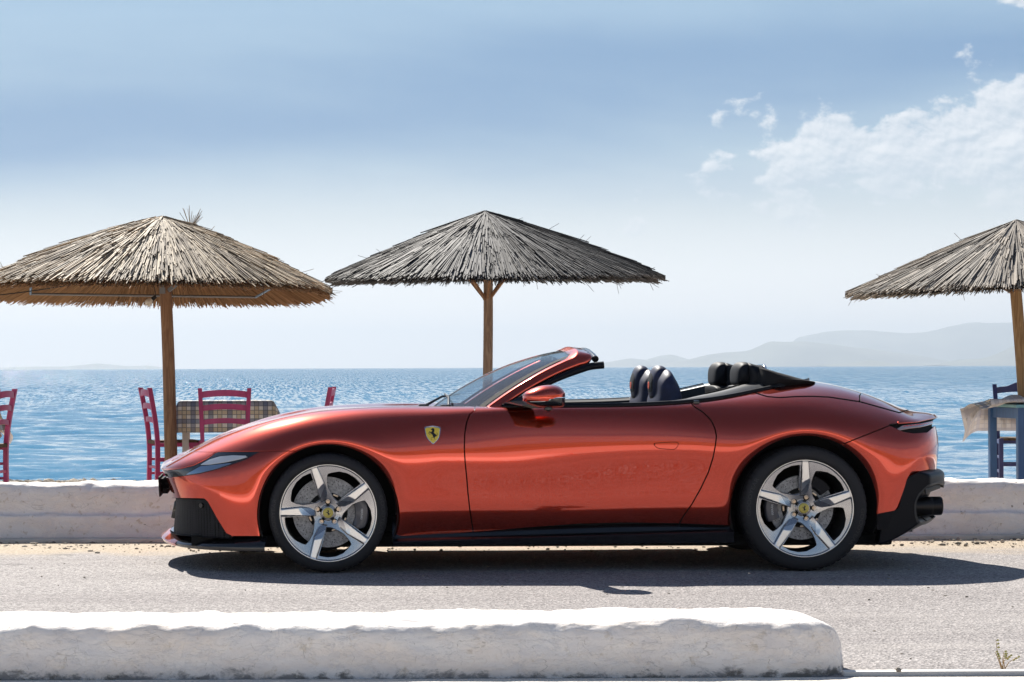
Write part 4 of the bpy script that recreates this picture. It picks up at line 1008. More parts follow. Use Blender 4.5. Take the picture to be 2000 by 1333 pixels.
# ---- wheels
def disc_mat():
    m, nt, p, out = newmat('carbon_disc'); co = nt.add('ShaderNodeTexCoord').outputs['Object']
    nt.set(p.inputs['Base Color'], nt.mix(nt.smooth(nt.noise(co, 90, 4, .7), .35, .65), (.24, .24, .245), (.44, .44, .45)))
    p.inputs['Roughness'].default_value = .45; p.inputs['Metallic'].default_value = .25; return m
M_disc = disc_mat()
def polar_surface(r, ang, depth):
    """rings r x angles; depth = distance in from the wheel face; the face looks along -y"""
    rr, aa = np.meshgrid(r, ang, indexing='ij'); V = np.stack([rr*np.cos(aa), depth(rr, aa), rr*np.sin(aa)], -1)
    gr = np.gradient(V, axis=0); ga = np.roll(V, -1, 1) - np.roll(V, 1, 1); N = np.cross(gr, ga); N /= np.maximum(np.linalg.norm(N, axis=2, keepdims=True), 1e-12)
    if N[..., 1].mean() > 0: N = -N
    n = len(ang); F = [(i*n+k, (i+1)*n+k, (i+1)*n+(k+1) % n, i*n+(k+1) % n) for i in range(len(r)-1) for k in range(n)]
    return Surf(V.reshape(-1, 3), N.reshape(-1, 3), F)
RR = 0.272
S5 = [math.radians(36 + 72*k) for k in range(5)]            # blade directions in the wheel's own frame (0 = +x, counter-clockwise seen from outside)
def rot2(P, a): c, s = math.cos(a), math.sin(a); return [(x*c - y*s, x*s + y*c) for x, y in P]
# one opening, spoke-up frame (t right, r up), units of 1/451 of the rim radius
OP = [(96,338),(108,352),(150,352),(220,340),(290,300),(345,238),(375,175)]
nxt = rot2([(-30, 405), (-30, 250), (-31, 120)], -math.radians(72))
OPEN = OP + nxt[:2] + [(nxt[2][0] + 6, nxt[2][1] - 6)] + [(84,104),(72,170),(64,232),(80,300)]
OPEN = [(x/451*RR, y/451*RR) for x, y in OPEN]
BLADE = [(x/451*RR, y/451*RR) for x, y in [(-25,452),(37,452),(56,248),(40,120),(-29,112)]]
EDGE = [(x/451*RR, y/451*RR) for x, y in [(-24,452),(36,452),(55,250),(-27,150)]]
def wheel_face():
    r = np.r_[np.linspace(.030, .252, 100), np.linspace(.254, RR, 14)]; ang = np.linspace(0, 2*math.pi, 420, endpoint=False)
    def depth(rr, aa):
        x = rr*np.cos(aa); z = rr*np.sin(aa); Q = np.stack([x.ravel(), z.ravel()], 1)
        d = .012 + .056*np.clip((RR - .012 - rr)/.24, 0, 1)**1.1            # dished face
        best = np.full(len(Q), -1.0)
        for a in S5: best = np.maximum(best, poly_sd(Q, rot2(BLADE, a - math.pi/2)))
        b = best.reshape(rr.shape); k = np.clip((b + .001)/.004, 0, 1); k = k*k*(3-2*k)
        top = .003 + .010*np.clip((.26-rr)/.12, 0, 1) + .044*np.clip((.152 - (rr + .10*np.sin(np.mod(aa - S5[0] + math.pi/5, 2*math.pi/5) - math.pi/5)) )/.10, 0, 1)
        d = d*(1-k) + np.minimum(d, top)*k
        hub = np.clip((.046 - rr)/.012, 0, 1); d = d*(1-hub) + .034*hub
        rim = np.clip((rr - .262)/.006, 0, 1); d = d*(1-rim) + .0*rim
        return d
    return polar_surface(r, ang, depth)
WF = wheel_face()
for a in S5:
    WF = clip(WF, -poly_sd(WF.V[:, [0, 2]], rot2(OPEN, a - math.pi/2)) + .004)
face_S = flange(WF, .038)
be = WF
sel = np.full(len(be.V), -1.0)
for a in S5: sel = np.maximum(sel, poly_sd(be.V[:, [0, 2]], rot2(EDGE, a - math.pi/2)))
edge_S = clip(be, np.maximum(sel - .002, be.V[:, 0]**2*0 + np.hypot(be.V[:, 0], be.V[:, 2]) - .267))
edge_S = Surf(edge_S.V + edge_S.N*.0006, edge_S.N, edge_S.F)
seg = 120; angs = np.linspace(0, 2*math.pi, seg, endpoint=False)
def lathe(prof, seg=seg, close=False):
    V = [(r*math.cos(w), y, r*math.sin(w)) for r, y in prof for w in np.linspace(0, 2*math.pi, seg, endpoint=False)]; n = len(prof)
    F = [(i*seg+k, i*seg+(k+1) % seg, (i+1)*seg+(k+1) % seg, (i+1)*seg+k) for i in range(n-1) for k in range(seg)]; return V, F
def make_wheel(name, front, near=True):
    w = mesh_np(name, face_S.V, face_S.F, M_rim, car, normals=face_S.N)
    mesh_np('machined_edge', edge_S.V, edge_S.F, M_rimedge, w, normals=edge_S.N)
    Rt = .334 if front else .352; W = .245 if front else .285
    V, F = lathe([(RR, .0), (RR + .003, -.002), (RR + .004, .01), (.262, .02), (.252, .05), (.245, .12), (.240, W - .02), (.262, W)])
    MB().raw(V, F).build('rim_barrel', pmat('rim_barrel_grey', (.12, .12, .125), .35, .8) if 'rim_barrel_grey' not in bpy.data.materials else bpy.data.materials['rim_barrel_grey'], w, smooth=40)
    prof = [(RR - .002, .004), (RR + .002, -.006), (RR + .010, -.014), (RR + .022, -.018), (Rt - .030, -.016), (Rt - .016, -.008), (Rt - .006, .006), (Rt - .001, .022), (Rt, .05), (Rt, W/2)]
    prof = [(r, y) for r, y in spline(prof, 34)]; prof += [(Rt, W - .05), (Rt - .004, W - .01), (Rt - .03, W + .012), (RR, W)]
    sg = 360; V, F = lathe(prof, sg); V = np.array(V); rr = np.hypot(V[:, 0], V[:, 2]); th = np.arctan2(V[:, 2], V[:, 0]) % (2*math.pi)
    notch = ((th*60/(2*math.pi)) % 1 < .17) & (rr > Rt - .013) & (V[:, 1] < .05); V[notch] *= [1 - .010, 1, 1 - .010]
    gro = (np.abs(V[:, 1] - .07) < .006) | (np.abs(V[:, 1] - .12) < .006); V[gro & (rr > Rt - .004)] *= [.975, 1, .975]
    MB().raw(V, F).build('tyre', M_tyre, w, smooth=50)
    # sidewall lettering
    rows = []; Lr = (RR + Rt)/2 + .004
    for c_ang, sgn in ((math.pi*1.03, 1), (-.03, 1)):
        V, F = text_polys('GOODYEAR'); sc = .034; k = 1.18
        P = []
        for v in V:
            a = c_ang - v[0]*sc*k/Lr; r = Lr + v[1]*sc*.9; yy = float(np.interp(r, [q[0] for q in prof[:20]], [q[1] for q in prof[:20]]))
            P.append((r*math.cos(a), yy - .0012, r*math.sin(a)))
        rows.append((P, F))
    for P, F in rows: MB().raw(P, F).build('tyre_lettering', M_letter, w, recalc=False)
    # brake disc with its drilled holes, bell, bobbins
    dr = .198 if front else .180; dy = .096
    V, F = lathe([(.112, dy), (dr, dy), (dr, dy + .034), (.112, dy + .034), (.112, dy)], 90)
    disc = MB().raw(V, F).build('brake_disc', M_disc, w, smooth=30)
    mb = MB()
    for k in range(120):
        a = k*2.39996 + .2*math.sin(k*7.1); r = .120 + (dr - .130)*math.sqrt((k*.7548777 + .31) % 1)
        mb.raw([(r*math.cos(a) + .0026*math.cos(b), dy - .0006, r*math.sin(a) + .0026*math.sin(b)) for b in np.linspace(0, 2*math.pi, 7, endpoint=False)], [tuple(range(7))])
    o = mb.build('disc_hole', M_gap, w, recalc=False); o['kind'] = 'stuff'
    V, F = lathe([(.0, .080), (.09, .080), (.108, .086), (.112, dy + .002), (.116, dy + .003)], 60); MB().raw(V, F).build('disc_bell', M_gap, w, smooth=30)
    for k in range(8):
        a = 2*math.pi*k/8 + .35; rot = Matrix.Rotation(-a, 3, 'Y')
        if k == 0:
            b0 = MB().box((.104, .080, 0), (.010, .006, .030), bev=.003).build('disc_bobbin', M_bolt, w, smooth=40)
            b0.rotation_euler = (0, -a, 0)
        else:
            b1 = b0.copy(); COL.objects.link(b1); b1.rotation_euler = (0, -a, 0)
    # caliper
    ca = -.05 if front else math.pi + .05
    rows = []
    for t in np.linspace(-.42 if front else -.34, .42 if front else .34, 17):
        a = ca + t; e = 1 - (abs(t)/.45)**6; r0, r1 = dr - .045, dr + .030*e + .002
        rows.append([(r*math.cos(a), y, r*math.sin(a)) for r, y in ((r0, .085), (r0 + .004, .068), (r0 + .035, .056), (r1 - .008, .060), (r1, .07), (r1, .12), (r0, .12))])
    cal = MB().loft(rows, closed_v=True, cap=True).build('brake_caliper', M_caliper, w, smooth=35)
    V, F = text_polys('FERRARI'); P = []
    for v in V:
        rr_ = dr - .008 + v[1]*.017; a = ca - v[0]*.0165/(dr - .008)
        P.append((rr_*math.cos(a), .0560 - .001, rr_*math.sin(a)))
    MB().raw(P, F).build('caliper_lettering', M_white, w, recalc=False)
    if not front:
        a2 = math.radians(52); rows = []
        for t in np.linspace(-.3, .3, 9):
            a = a2 + t; rows.append([(r*math.cos(a), y, r*math.sin(a)) for r, y in ((dr - .06, .08), (dr - .05, .055), (dr + .01, .055), (dr + .015, .12))])
        MB().loft(rows, closed_v=True, cap=True).build('parking_caliper', M_satin, w, smooth=35)
    # centre cap with emblem, five wheel bolts
    V, F = lathe([(.0, .022), (.022, .022), (.0275, .024), (.028, .03), (.031, .05)], 48); MB().raw(V, F).build('centre_cap', M_capgold, w, smooth=40)
    flat_poly([[((x - 575)*.000068, -(y - 640)*.000068) for x, y in HORSE]], 'cap_horse', M_ink, lambda a, b: (a, .0212, b), w)
    for k in range(5):
        r = .062
        a = math.radians(90 + 72*k); x, z = r*math.cos(a), r*math.sin(a)
        if k == 0:
            V, F = lathe([(.0, .030), (.0045, .030), (.0050, .033), (.0075, .033), (.008, .028), (.0105, .028), (.0115, .034), (.0115, .08)], 20)
            b0 = MB().raw(V, F).build('wheel_bolt', M_bolt, w, smooth=30); b0.location = (x, .024, z)
            V, F = lathe([(.0165, .040), (.0165, .046), (.011, .046)], 20); mb = MB()
            c0_ = MB().raw(V, F).build('bolt_recess', M_gap, w); c0_.location = (x, .011, z)
        else:
            b1 = b0.copy(); COL.objects.link(b1); b1.location = (x, .024, z); c1_ = c0_.copy(); COL.objects.link(c1_); c1_.location = (x, .011, z)
    return w
for front in (True, False):
    wx, wz, _ = WHEELS['f' if front else 'r']
    w = make_wheel('wheel', front)
    w.location = (wx, -.925 + (0 if front else -.012), wz); w.rotation_euler = (0, 0, 0)
    # photo: front blades at 108 deg, rear blades at 92 deg from the x axis
    spin = math.radians(0 if front else -18)
    if spin:
        M = Matrix.Rotation(-spin, 4, 'Y')
        w.matrix_basis = Matrix.Translation(w.location) @ M
        for ch in [q for q in bpy.data.objects if q.parent == w]:
            if ch.name.split('.')[0] in ('brake_caliper', 'caliper_lettering', 'parking_caliper'): ch.matrix_basis = M.inverted() @ ch.matrix_basis
    w2 = copy_tree(w)
    w2.parent = car; w2.location = (wx, .925, wz); w2.rotation_euler = (0, 0, math.pi)
    w2.matrix_basis = Matrix.Translation((wx, .925, wz)) @ Matrix.Rotation(math.pi, 4, 'Z')
# =================================================================== PARASOLS
def thatch_mat(name, dark, light, transl=.25):
    m = bpy.data.materials.new(name); m.use_nodes = True; nt = NT(m.node_tree); nt.n.clear()
    out = nt.add('ShaderNodeOutputMaterial'); at_ = nt.add('ShaderNodeAttribute', attribute_name='tone')
    co = nt.add('ShaderNodeTexCoord').outputs['Object']
    f = nt.math('ADD', nt.math('MULTIPLY', at_.outputs['Fac'], .8), nt.math('MULTIPLY', nt.noise(co, 30, 3, .6), .3))
    c = nt.ramp(f, [(.08, dark), (.5, tuple((a+b)/2 for a, b in zip(dark, light))), (.95, light)])
    d = nt.add('ShaderNodeBsdfPrincipled'); nt.set(d.inputs['Base Color'], c); d.inputs['Roughness'].default_value = .7
    t = nt.add('ShaderNodeBsdfTranslucent'); nt.set(t.inputs[0], nt.vmath('MULTIPLY', c, (1.0, .72, .42)))
    mx = nt.add('ShaderNodeMixShader'); mx.inputs[0].default_value = transl
    nt.l.new(d.outputs[0], mx.inputs[1]); nt.l.new(t.outputs[0], mx.inputs[2]); nt.l.new(mx.outputs[0], out.inputs[0]); return m
def reeds(P0, P1, rad, tone, sag=0.0, name='thatch', mat=None, parent=None, kind='stuff'):
    """thin three-sided stalks from P0 to P1"""
    n = len(P0); d = P1 - P0; L = np.linalg.norm(d, axis=1, keepdims=True); t = d/np.maximum(L, 1e-9)
    up = np.tile([0., 0., 1.], (n, 1)); x = np.cross(up, t); x /= np.maximum(np.linalg.norm(x, axis=1, keepdims=True), 1e-9); y = np.cross(t, x)
    st = []
    for k in range(3):
        f = k/2; c = P0 + d*f; c[:, 2] += sag*4*f*(1-f)
        for j in range(3):
            w = 2*math.pi*j/3 + .5; st.append(c + (x*math.cos(w) + y*math.sin(w))*(rad*(1 - .25*f))[:, None])
    V = np.stack(st, 1).reshape(-1, 3)
    tmpl = [(k*3+j, k*3+(j+1) % 3, (k+1)*3+(j+1) % 3, (k+1)*3+j) for k in range(2) for j in range(3)] + [(6, 7, 8, 8)]
    Fq = np.array([f for f in tmpl[:6]]); F = (Fq[None] + (np.arange(n)*9)[:, None, None]).reshape(-1, 4).tolist() + (np.array([[6, 7, 8]])[None] + (np.arange(n)*9)[:, None, None]).reshape(-1, 3).tolist()
    me = bpy.data.meshes.new(name); me.from_pydata(V.tolist(), [], F)
    a = me.attributes.new('tone', 'FLOAT', 'POINT'); a.data.foreach_set('value', np.repeat(tone, 9).astype(np.float32)); me.update()
    o = link(name, me, parent, mat)
    if kind: o['kind'] = kind
    return o
def plan_r(a, R_, nexp, rot):
    b = a - rot; return R_/(np.abs(np.cos(b))**nexp + np.abs(np.sin(b))**nexp)**(1/nexp)*1.0
def parasol(label, loc, pole, R_, eave, apex, nexp, rot, tilt, mat, matd, pm, seed, n_top=7600, n_under=3000, ragged=.065, convex=1.12, stray=60, lip=.04, rscale=1.0, matu=None, off=0.0):
    g = np.random.default_rng(seed); root = empty('thatched_parasol', loc); tag(root, label, 'parasol', 'reed-thatched beach parasols')
    def surf(a, q, lift=0.0):
        r = plan_r(a, R_, nexp, rot)*q; z = apex - (apex - eave)*q**convex + lift
        x = r*np.cos(a) + off*q; y = r*np.sin(a); return np.stack([x, y, z + tilt[0]*x + tilt[1]*y], -1)
    # under-lining cone keeps the light out
    A = np.linspace(0, 2*math.pi, 72, endpoint=False)
    mb = MB(); mb.loft([[tuple(p) for p in surf(A, np.full(72, q), -.035)] for q in np.linspace(.02, .97, 10)], closed_v=True)
    mb.build('reed_mat', matd, root, smooth=60)
    P0 = []; P1 = []
    ths = []; rd = []
    # courses from the eave upwards
    courses = [(.50, 1.0, .34, .0), (.30, .93, .22, .10), (.14, .80, .18, .16), (.03, .60, .16, .16), (.0, .34, .10, .10)]
    for ci, (q0, q1, share, jit) in enumerate(courses):
        n = int(n_top*share); a = g.uniform(0, 2*math.pi, n); da = g.normal(0, .055, n)
        qa = np.clip(q0 + g.uniform(-.16, .14, n), .004, 1); qb = np.clip(q1 + g.normal(0, ragged*.5, n) + g.uniform(-1, 1, n)*jit, .12, 1.03) + np.where(g.random(n) < .04, g.uniform(0, .05, n), 0)*(ci == 0)
        lf = .003 + .005*ci + g.uniform(-.008, .018, n) + .012*np.sin(a*9 + ci*2.1 + seed)*np.sin(a*4 + ci) + .008*np.sin(a*31 + 1.7*ci)
        P0.append(surf(a, qa, 0.0) + np.c_[np.zeros(n), np.zeros(n), lf]); p1 = surf(a + da*(.4 + q1*.25), qb, 0.0) + np.c_[np.zeros(n), np.zeros(n), lf + g.uniform(-.004, .010, n)]; P1.append(p1)
        clump = np.sin(a*5 + seed)*.10 + np.sin(a*17 + 2*seed + 3*ci)*.12 + np.sin(a*41 + ci)*.10
        ths.append(np.clip(g.beta(1.1, 1.25, n) + clump, 0, 1)); rd.append(.0026 + .0062*g.beta(1.6, 1.9, n)*rscale)
    reeds(np.vstack(P0), np.vstack(P1), np.concatenate(rd), np.concatenate(ths), name='thatch', mat=mat, parent=root)
    n = n_under; a = g.uniform(0, 2*math.pi, n); qb = 1.0 + lip + g.normal(0, .016, n); dz = -.040 + g.uniform(-.02, .012, n)
    P0 = surf(a, g.uniform(.3, .8, n), -.045); P1 = surf(a + g.normal(0, .03, n), qb, 0) + np.c_[np.zeros(n), np.zeros(n), dz]
    reeds(P0, P1, g.uniform(.003, .0055, n), np.clip(g.normal(.45, .2, n), 0, 1), name='under_thatch', mat=matu or mat, parent=root)
    # strays that stick out
    n = stray; a = g.uniform(0, 2*math.pi, n); q = np.where(g.random(n) < .6, g.uniform(.9, 1.03, n), g.uniform(.1, .9, n)); P0 = surf(a, q, .0)
    dirs = np.stack([np.cos(a), np.sin(a), np.where(q > .88, g.uniform(-1.2, .25, n), g.uniform(.05, .9, n))], -1) + g.normal(0, .35, (n, 3)); dirs /= np.linalg.norm(dirs, axis=1, keepdims=True)
    reeds(P0 - dirs*.05, P0 + dirs*g.uniform(.04, .17, n)[:, None], np.full(n, .0026), g.uniform(.0, .6, n), name='loose_reeds', mat=mat, parent=root)
    # pole
    (bx_, by_, bz_), (tx, ty, tz), r0 = pole
    rows_ = [Vector((bx_ + (tx-bx_)*t + .008*math.sin(5*t + seed), by_ + (ty-by_)*t, bz_ + (tz-bz_)*t)) for t in np.linspace(0, 1, 14)]
    MB().tube(rows_, [r0*(1.06 - .12*t) for t in np.linspace(0, 1, 14)], 18).build('pole', pm, root, smooth=50)
    return root, surf
M_th1 = thatch_mat('straw_thatch', (.085, .05, .028), (.80, .68, .50), .20)
M_th2 = thatch_mat('weathered_thatch', (.010, .010, .012), (.215, .207, .20), .05)
M_th3 = thatch_mat('grey_straw_thatch', (.025, .022, .02), (.52, .455, .38), .08)
M_thu = thatch_mat('brown_under_thatch', (.16, .075, .03), (.66, .42, .22), .35)
M_mat1 = pmat('reed_lining', (.22, .11, .045), .9, var=.4, vscale=20); M_mat2 = pmat('grey_reed_lining', (.05, .045, .04), .9, var=.4, vscale=20)
def wood(name, a, b):
    m, nt, p, out = newmat(name); co = nt.add('ShaderNodeTexCoord').outputs['Object']
    f = nt.noise(nt.vmath('MULTIPLY', co, (14, 14, 1.3)), 2.2, 5, .6, 1.2)
    nt.set(p.inputs['Base Color'], nt.mix(nt.smooth(f, .35, .68), a, b)); p.inputs['Roughness'].default_value = .65
    nt.set(p.inputs['Normal'], nt.bump(f, .3, .004)); return m
M_pole1 = wood('brown_pole', (.20, .095, .045), (.36, .20, .10)); M_pole2 = wood('weathered_pole', (.20, .12, .075), (.42, .29, .19)); M_pole3 = wood('honey_pole', (.24, .13, .05), (.45, .28, .13))
M_galv = pmat('galvanised_tube', (.22, .22, .22), .5, .7); M_wire = pmat('black_cable', (.01, .01, .01), .6)
UY = 20.0
# left: straw coloured, squarish, open metal frame
c = at(318, 428, UY)
eave1 = at(318, 560, UY - 1.3).z
pt = at(318, 560, UY) - Vector((c.x, UY, 0)); pb = at(336, 905, UY) - Vector((c.x, UY, 0))
u1, s1 = parasol('straw-coloured thatched parasol on the left with a metal frame and a hanging bulb', (c.x, UY, 0), ((pb.x + .012, 0, TZ - .05), (pt.x, 0, c.z - .12), .052), 1.47, eave1 + .0, c.z - .04, 2.7, .10, (-.012, -.026), M_th1, M_mat1, M_pole1, 11, n_top=9000, n_under=5200, stray=90, lip=-.01, convex=1.30, ragged=.085, off=-.13, matu=M_thu)
fr = []
A = [math.pi/4 + .10 + k*math.pi/2 for k in range(4)]
frame = MB(); q = [Vector(s1(np.array([a]), np.array([.86]), -.085)[0]) for a in A]
for i in range(4):
    frame.tube([q[i], q[(i+1) % 4]], .011, 8)
frame.build('metal_frame', M_galv, u1, smooth=50)
MB().box((pt.x + .0, -.06, eave1 + .02), (.05, .012, .09), bev=.003).bar((pt.x + .05, -.05, eave1 + .0), (pt.x + .13, -.10, eave1 + .06), .02, .03).build('pole_bracket', M_galv, u1)
g = np.random.default_rng(5); tip = at(372, 442, UY) - Vector((c.x, UY, 0)); n = 16
dirs = np.stack([g.normal(.35, .5, n), g.normal(0, .3, n), g.uniform(.5, 1, n)], -1); dirs /= np.linalg.norm(dirs, axis=1, keepdims=True)
reeds(np.tile([tip.x, 0, tip.z - .03], (n, 1)), np.array([tip.x, 0, tip.z]) + dirs*g.uniform(.08, .17, n)[:, None], np.full(n, .0032), g.uniform(0, .5, n), name='reed_tuft', mat=M_th1, parent=u1, kind=None)
# its cable and bulb
bl = empty('light_bulb', tuple(at(291, 592, UY - .12))); tag(bl, 'cream light bulb hanging from a black cable under the left parasol', 'light bulb')
V, F = lathe([(0, -.034), (.014, -.031), (.026, -.022), (.030, -.008), (.027, .008), (.018, .024), (.014, .034)], 24)
glb = MB().raw([(x, z_, y) for x, y, z_ in V], F).build('bulb', pmat('opal_bulb', (.72, .66, .56), .35), bl, smooth=60); glb.rotation_euler = (0, R(52), 0)
sk = MB().tube([(.026, 0, .020), (.058, 0, .045)], [.017, .015], 14).build('socket', M_wire, bl, smooth=40)
hp = [(.058, 0, .045), (.052, -.01, .09), (.045, -.02, .14), (.06, -.02, .165)]
MB().tube([Vector(p) for p in spline(hp, 16)], .003, 6).build('bulb_cable', M_wire, bl)
ca_ = [at(-40, 583, UY - .6), at(60, 571, UY - .7), at(130, 560, UY - .9), at(210, 547, UY - 1.1), at(262, 540, UY - 1.2)]
cb = MB().tube([Vector(p) for p in spline([tuple(p) for p in ca_], 40)], .0045, 6).build('power_cable', M_wire); tag(cb, 'black power cable strung under the left straw parasol', 'cable')

# middle: dark weathered, round
c = at(948, 418, UY); eave2 = at(948, 545, UY).z
pb = at(953, 905, UY); pt = at(952, 575, UY)
u2, s2_ = parasol('dark weathered round thatched parasol in the middle above the car bonnet', (c.x, UY, 0), ((pb.x - c.x, 0, TZ - .05), (pt.x - c.x, 0, c.z - .1), .040), 1.36, eave2 - .005, c.z - .04, 2.0, 0, (.004, .03), M_th2, M_mat2, M_pole2, 23, n_top=10500, n_under=2200, stray=70, lip=-.03, convex=1.18, off=.068)
br = MB(); hub = Vector((pt.x - c.x, 0, at(952, 582, UY).z))
for a in (-2.5, -.65, .65, 2.5, 1.57, -1.57): br.bar(hub + Vector((.03*math.cos(a), .03*math.sin(a), -.01)), hub + Vector((.20*math.cos(a), .20*math.sin(a), .18)), .018, .022)
br.box(hub, (.07, .07, .06), bev=.01).build('braces', M_pole1, u2)
# right: grey-brown, pole leaning
c = at(1985, 433, UY - .6); eave3 = at(1985, 556, UY - .6).z
pt = at(1977, 560, UY - .6); pb = at(2012, 905, UY - .6)
u3, s3 = parasol('grey-brown thatched parasol cut by the right edge with a leaning pole', (c.x, UY - .6, 0), ((pb.x - c.x, 0, TZ - .05), (pt.x - c.x, 0, c.z - .1), .047), 1.30, eave3 - .02, c.z - .045, 2.0, 0, (.045, .02), M_th3, M_mat2, M_pole3, 37, n_top=9000, n_under=1800, stray=50, lip=-.03, convex=1.10)
br = MB(); hub = Vector((at(1978, 575, UY - .6).x - c.x, 0, at(1978, 575, UY - .6).z))
for a in (-2.7, -.45, .65, 2.5, 1.57, -1.57): br.bar(hub, hub + Vector((.40*math.cos(a), .40*math.sin(a), .24)), .02, .024)
br.build('braces', M_pole1, u3)

# =================================================================== TABLES AND CHAIRS
def painted(name, col, worn):
    m, nt, p, out = newmat(name); co = nt.add('ShaderNodeTexCoord').outputs['Object']
    f = nt.noise(co, 34, 6, .7); e = nt.noise(nt.vmath('MULTIPLY', co, (1, 1, .25)), 18, 4, .6)
    b = nt.mix(nt.smooth(e, .3, .7), tuple(x*.85 for x in col), tuple(min(1, x*1.12) for x in col))
    nt.set(p.inputs['Base Color'], nt.mix(nt.smooth(f, .70, .74), b, worn)); p.inputs['Roughness'].default_value = .42
    nt.set(p.inputs['Normal'], nt.bump(e, .15, .003)); return m
M_pink = painted('magenta_paint', (.46, .040, .150), (.45, .34, .24)); M_blue = painted('blue_paint', (.035, .10, .24), (.3, .28, .22)); M_viol = painted('indigo_paint', (.022, .028, .12), (.2, .2, .2))
M_rush = pmat('rush_seat', (.10, .065, .035), .85, var=.5, vscale=45, bump=.6, bscale=90, bdist=.006)
M_ctable = pmat('cream_table_paint', (.62, .58, .50), .5, var=.1); M_btop = pmat('pale_blue_board', (.16, .34, .37), .5, var=.15)
def chair(label, loc, rz, paint, group, crest=False):
    root = empty('taverna_chair', loc, rz); tag(root, label, 'chair', group)
    for s in (-1, 1):                      # back faces -y; rear legs run up into the back posts
        pts = [(s*.172, -.185, 0), (s*.176, -.180, .20), (s*.180, -.180, .44), (s*.188, -.205, .66), (s*.200, -.250, .90)]
        rows = []
        for p in spline(pts, 12): rows.append([(p[0] + a, p[1] + b, p[2]) for a, b in ((-.017, -.019), (.017, -.019), (.017, .019), (-.017, .019))])
        MB().loft(rows, closed_v=True, cap=True).build('back_post', paint, root)
        MB().bar((s*.185, .19, 0), (s*.185, .19, .452), .036, bev=.004).build('front_leg', paint, root)
    for z, h in ((.845, .052), (.735, .046), (.62, .042)):
        yb = -.205 - (z - .66)*.19; w = .178 + (z - .44)*.045; rows = []
        for t in np.linspace(-1, 1, 13):
            y = yb - .022*(1 - t*t); dz = .016*(1 - t*t); top = h/2
            if crest and z > .8: top = h/2 + .03*max(0, math.cos(t*math.pi*1.15))
            rows.append([(t*w, y - .009, z + dz - h/2), (t*w, y + .009, z + dz - h/2), (t*w, y + .009, z + dz + top), (t*w, y - .009, z + dz + top)])
        MB().loft(rows, closed_v=True, cap=True).build('back_slat', paint, root)
    rows = []
    for t in np.linspace(-1, 1, 13):
        rows.append([(t*(.175 + .012*u), u*.195, .455 - .012*(1-t*t)*(1-u*u) + .006*math.sin(14*t)*.3) for u in np.linspace(-1, 1, 13)] + [(t*(.175 + .012*u), u*.195, .425) for u in np.linspace(1, -1, 5)])
    MB().loft(rows, closed_v=True, cap=True).build('rush_seat', M_rush, root, smooth=40)
    for z in (.17, .29):
        for s in (-1, 1): MB().bar((s*.178, -.18, z), (s*.185, .19, z), .022, bev=.003).build('stretcher', paint, root)
    MB().bar((-.18, -.18, .23), (.18, -.18, .23), .022, bev=.003).build('stretcher', paint, root)
    MB().bar((-.185, .19, .23), (.185, .19, .23), .022, bev=.003).build('stretcher', paint, root)
    for s in (-1, 1): MB().bar((s*.18, -.18, .42), (s*.186, .19, .42), .026, .034, bev=.003).build('seat_rail', paint, root)
    MB().bar((-.185, .19, .42), (.185, .19, .42), .034, .026, bev=.003).build('seat_rail', paint, root)
    return root
def cloth_mat(name):
    m, nt, p, out = newmat(name); uv = nt.add('ShaderNodeUVMap', uv_map='uv').outputs[0]
    sp = nt.add('ShaderNodeSeparateXYZ'); nt.set(sp.inputs[0], uv)
    def stripes(x):
        k = nt.math('FRACT', nt.math('DIVIDE', x, .148)); blue = nt.math('MULTIPLY', nt.math('GREATER_THAN', k, .06), nt.math('LESS_THAN', k, .31))
        tan = nt.math('MULTIPLY', nt.math('GREATER_THAN', k, .56), nt.math('LESS_THAN', k, .81))
        ln_ = 0
        for e in (.06, .31, .56, .81):
            l = nt.math('LESS_THAN', nt.math('ABSOLUTE', nt.math('SUBTRACT', k, e)), .018); ln_ = l if ln_ == 0 else nt.math('MAXIMUM', ln_, l)
        return blue, tan, ln_
    b1, t1, l1 = stripes(sp.outputs[0]); b2, t2, l2 = stripes(sp.outputs[1])
    c = nt.mix(0.0, (.92, .87, .76), (1, 1, 1))
    c = nt.mix(nt.math('MULTIPLY', nt.math('MAXIMUM', t1, t2), .6), c, (.60, .45, .20))
    c = nt.mix(nt.math('MULTIPLY', b1, .62), c, (.09, .13, .26)); c = nt.mix(nt.math('MULTIPLY', b2, .62), c, (.07, .11, .24))
    c = nt.mix(nt.math('MULTIPLY', nt.math('MAXIMUM', l1, l2), .75), c, (.05, .06, .09))
    geo = nt.add('ShaderNodeNewGeometry'); c = nt.mix(nt.math('MULTIPLY', geo.outputs['Backfacing'], .75), c, (.56, .52, .54))
    nt.set(p.inputs['Base Color'], c); p.inputs['Roughness'].default_value = .45
    t = nt.add('ShaderNodeBsdfTranslucent'); nt.set(t.inputs[0], c); mx = nt.add('ShaderNodeMixShader'); mx.inputs[0].default_value = .12
    nt.l.new(p.outputs[0], mx.inputs[1]); nt.l.new(t.outputs[0], mx.inputs[2]); nt.l.new(mx.outputs[0], out.inputs[0]); return m
M_cloth = cloth_mat('checked_oilcloth')
def table(label, loc, rz, w, d, h, leg_m, top_m, group):
    root = empty('taverna_table', loc, rz); tag(root, label, 'table', group)
    MB().box((0, 0, h - .012), (w, d, .024), bev=.004).build('table_top', top_m, root)
    for sx in (-1, 1):
        for sy in (-1, 1): MB().bar((sx*(w/2 - .05), sy*(d/2 - .05), 0), (sx*(w/2 - .05), sy*(d/2 - .05), h - .024), .055, bev=.004).build('leg', leg_m, root)
    MB().box((0, d/2 - .05, h - .07), (w - .14, .02, .08)).box((0, -d/2 + .05, h - .07), (w - .14, .02, .08)).box((w/2 - .05, 0, h - .07), (.02, d - .14, .08)).box((-w/2 + .05, 0, h - .07), (.02, d - .14, .08)).build('apron', leg_m, root)
    return root
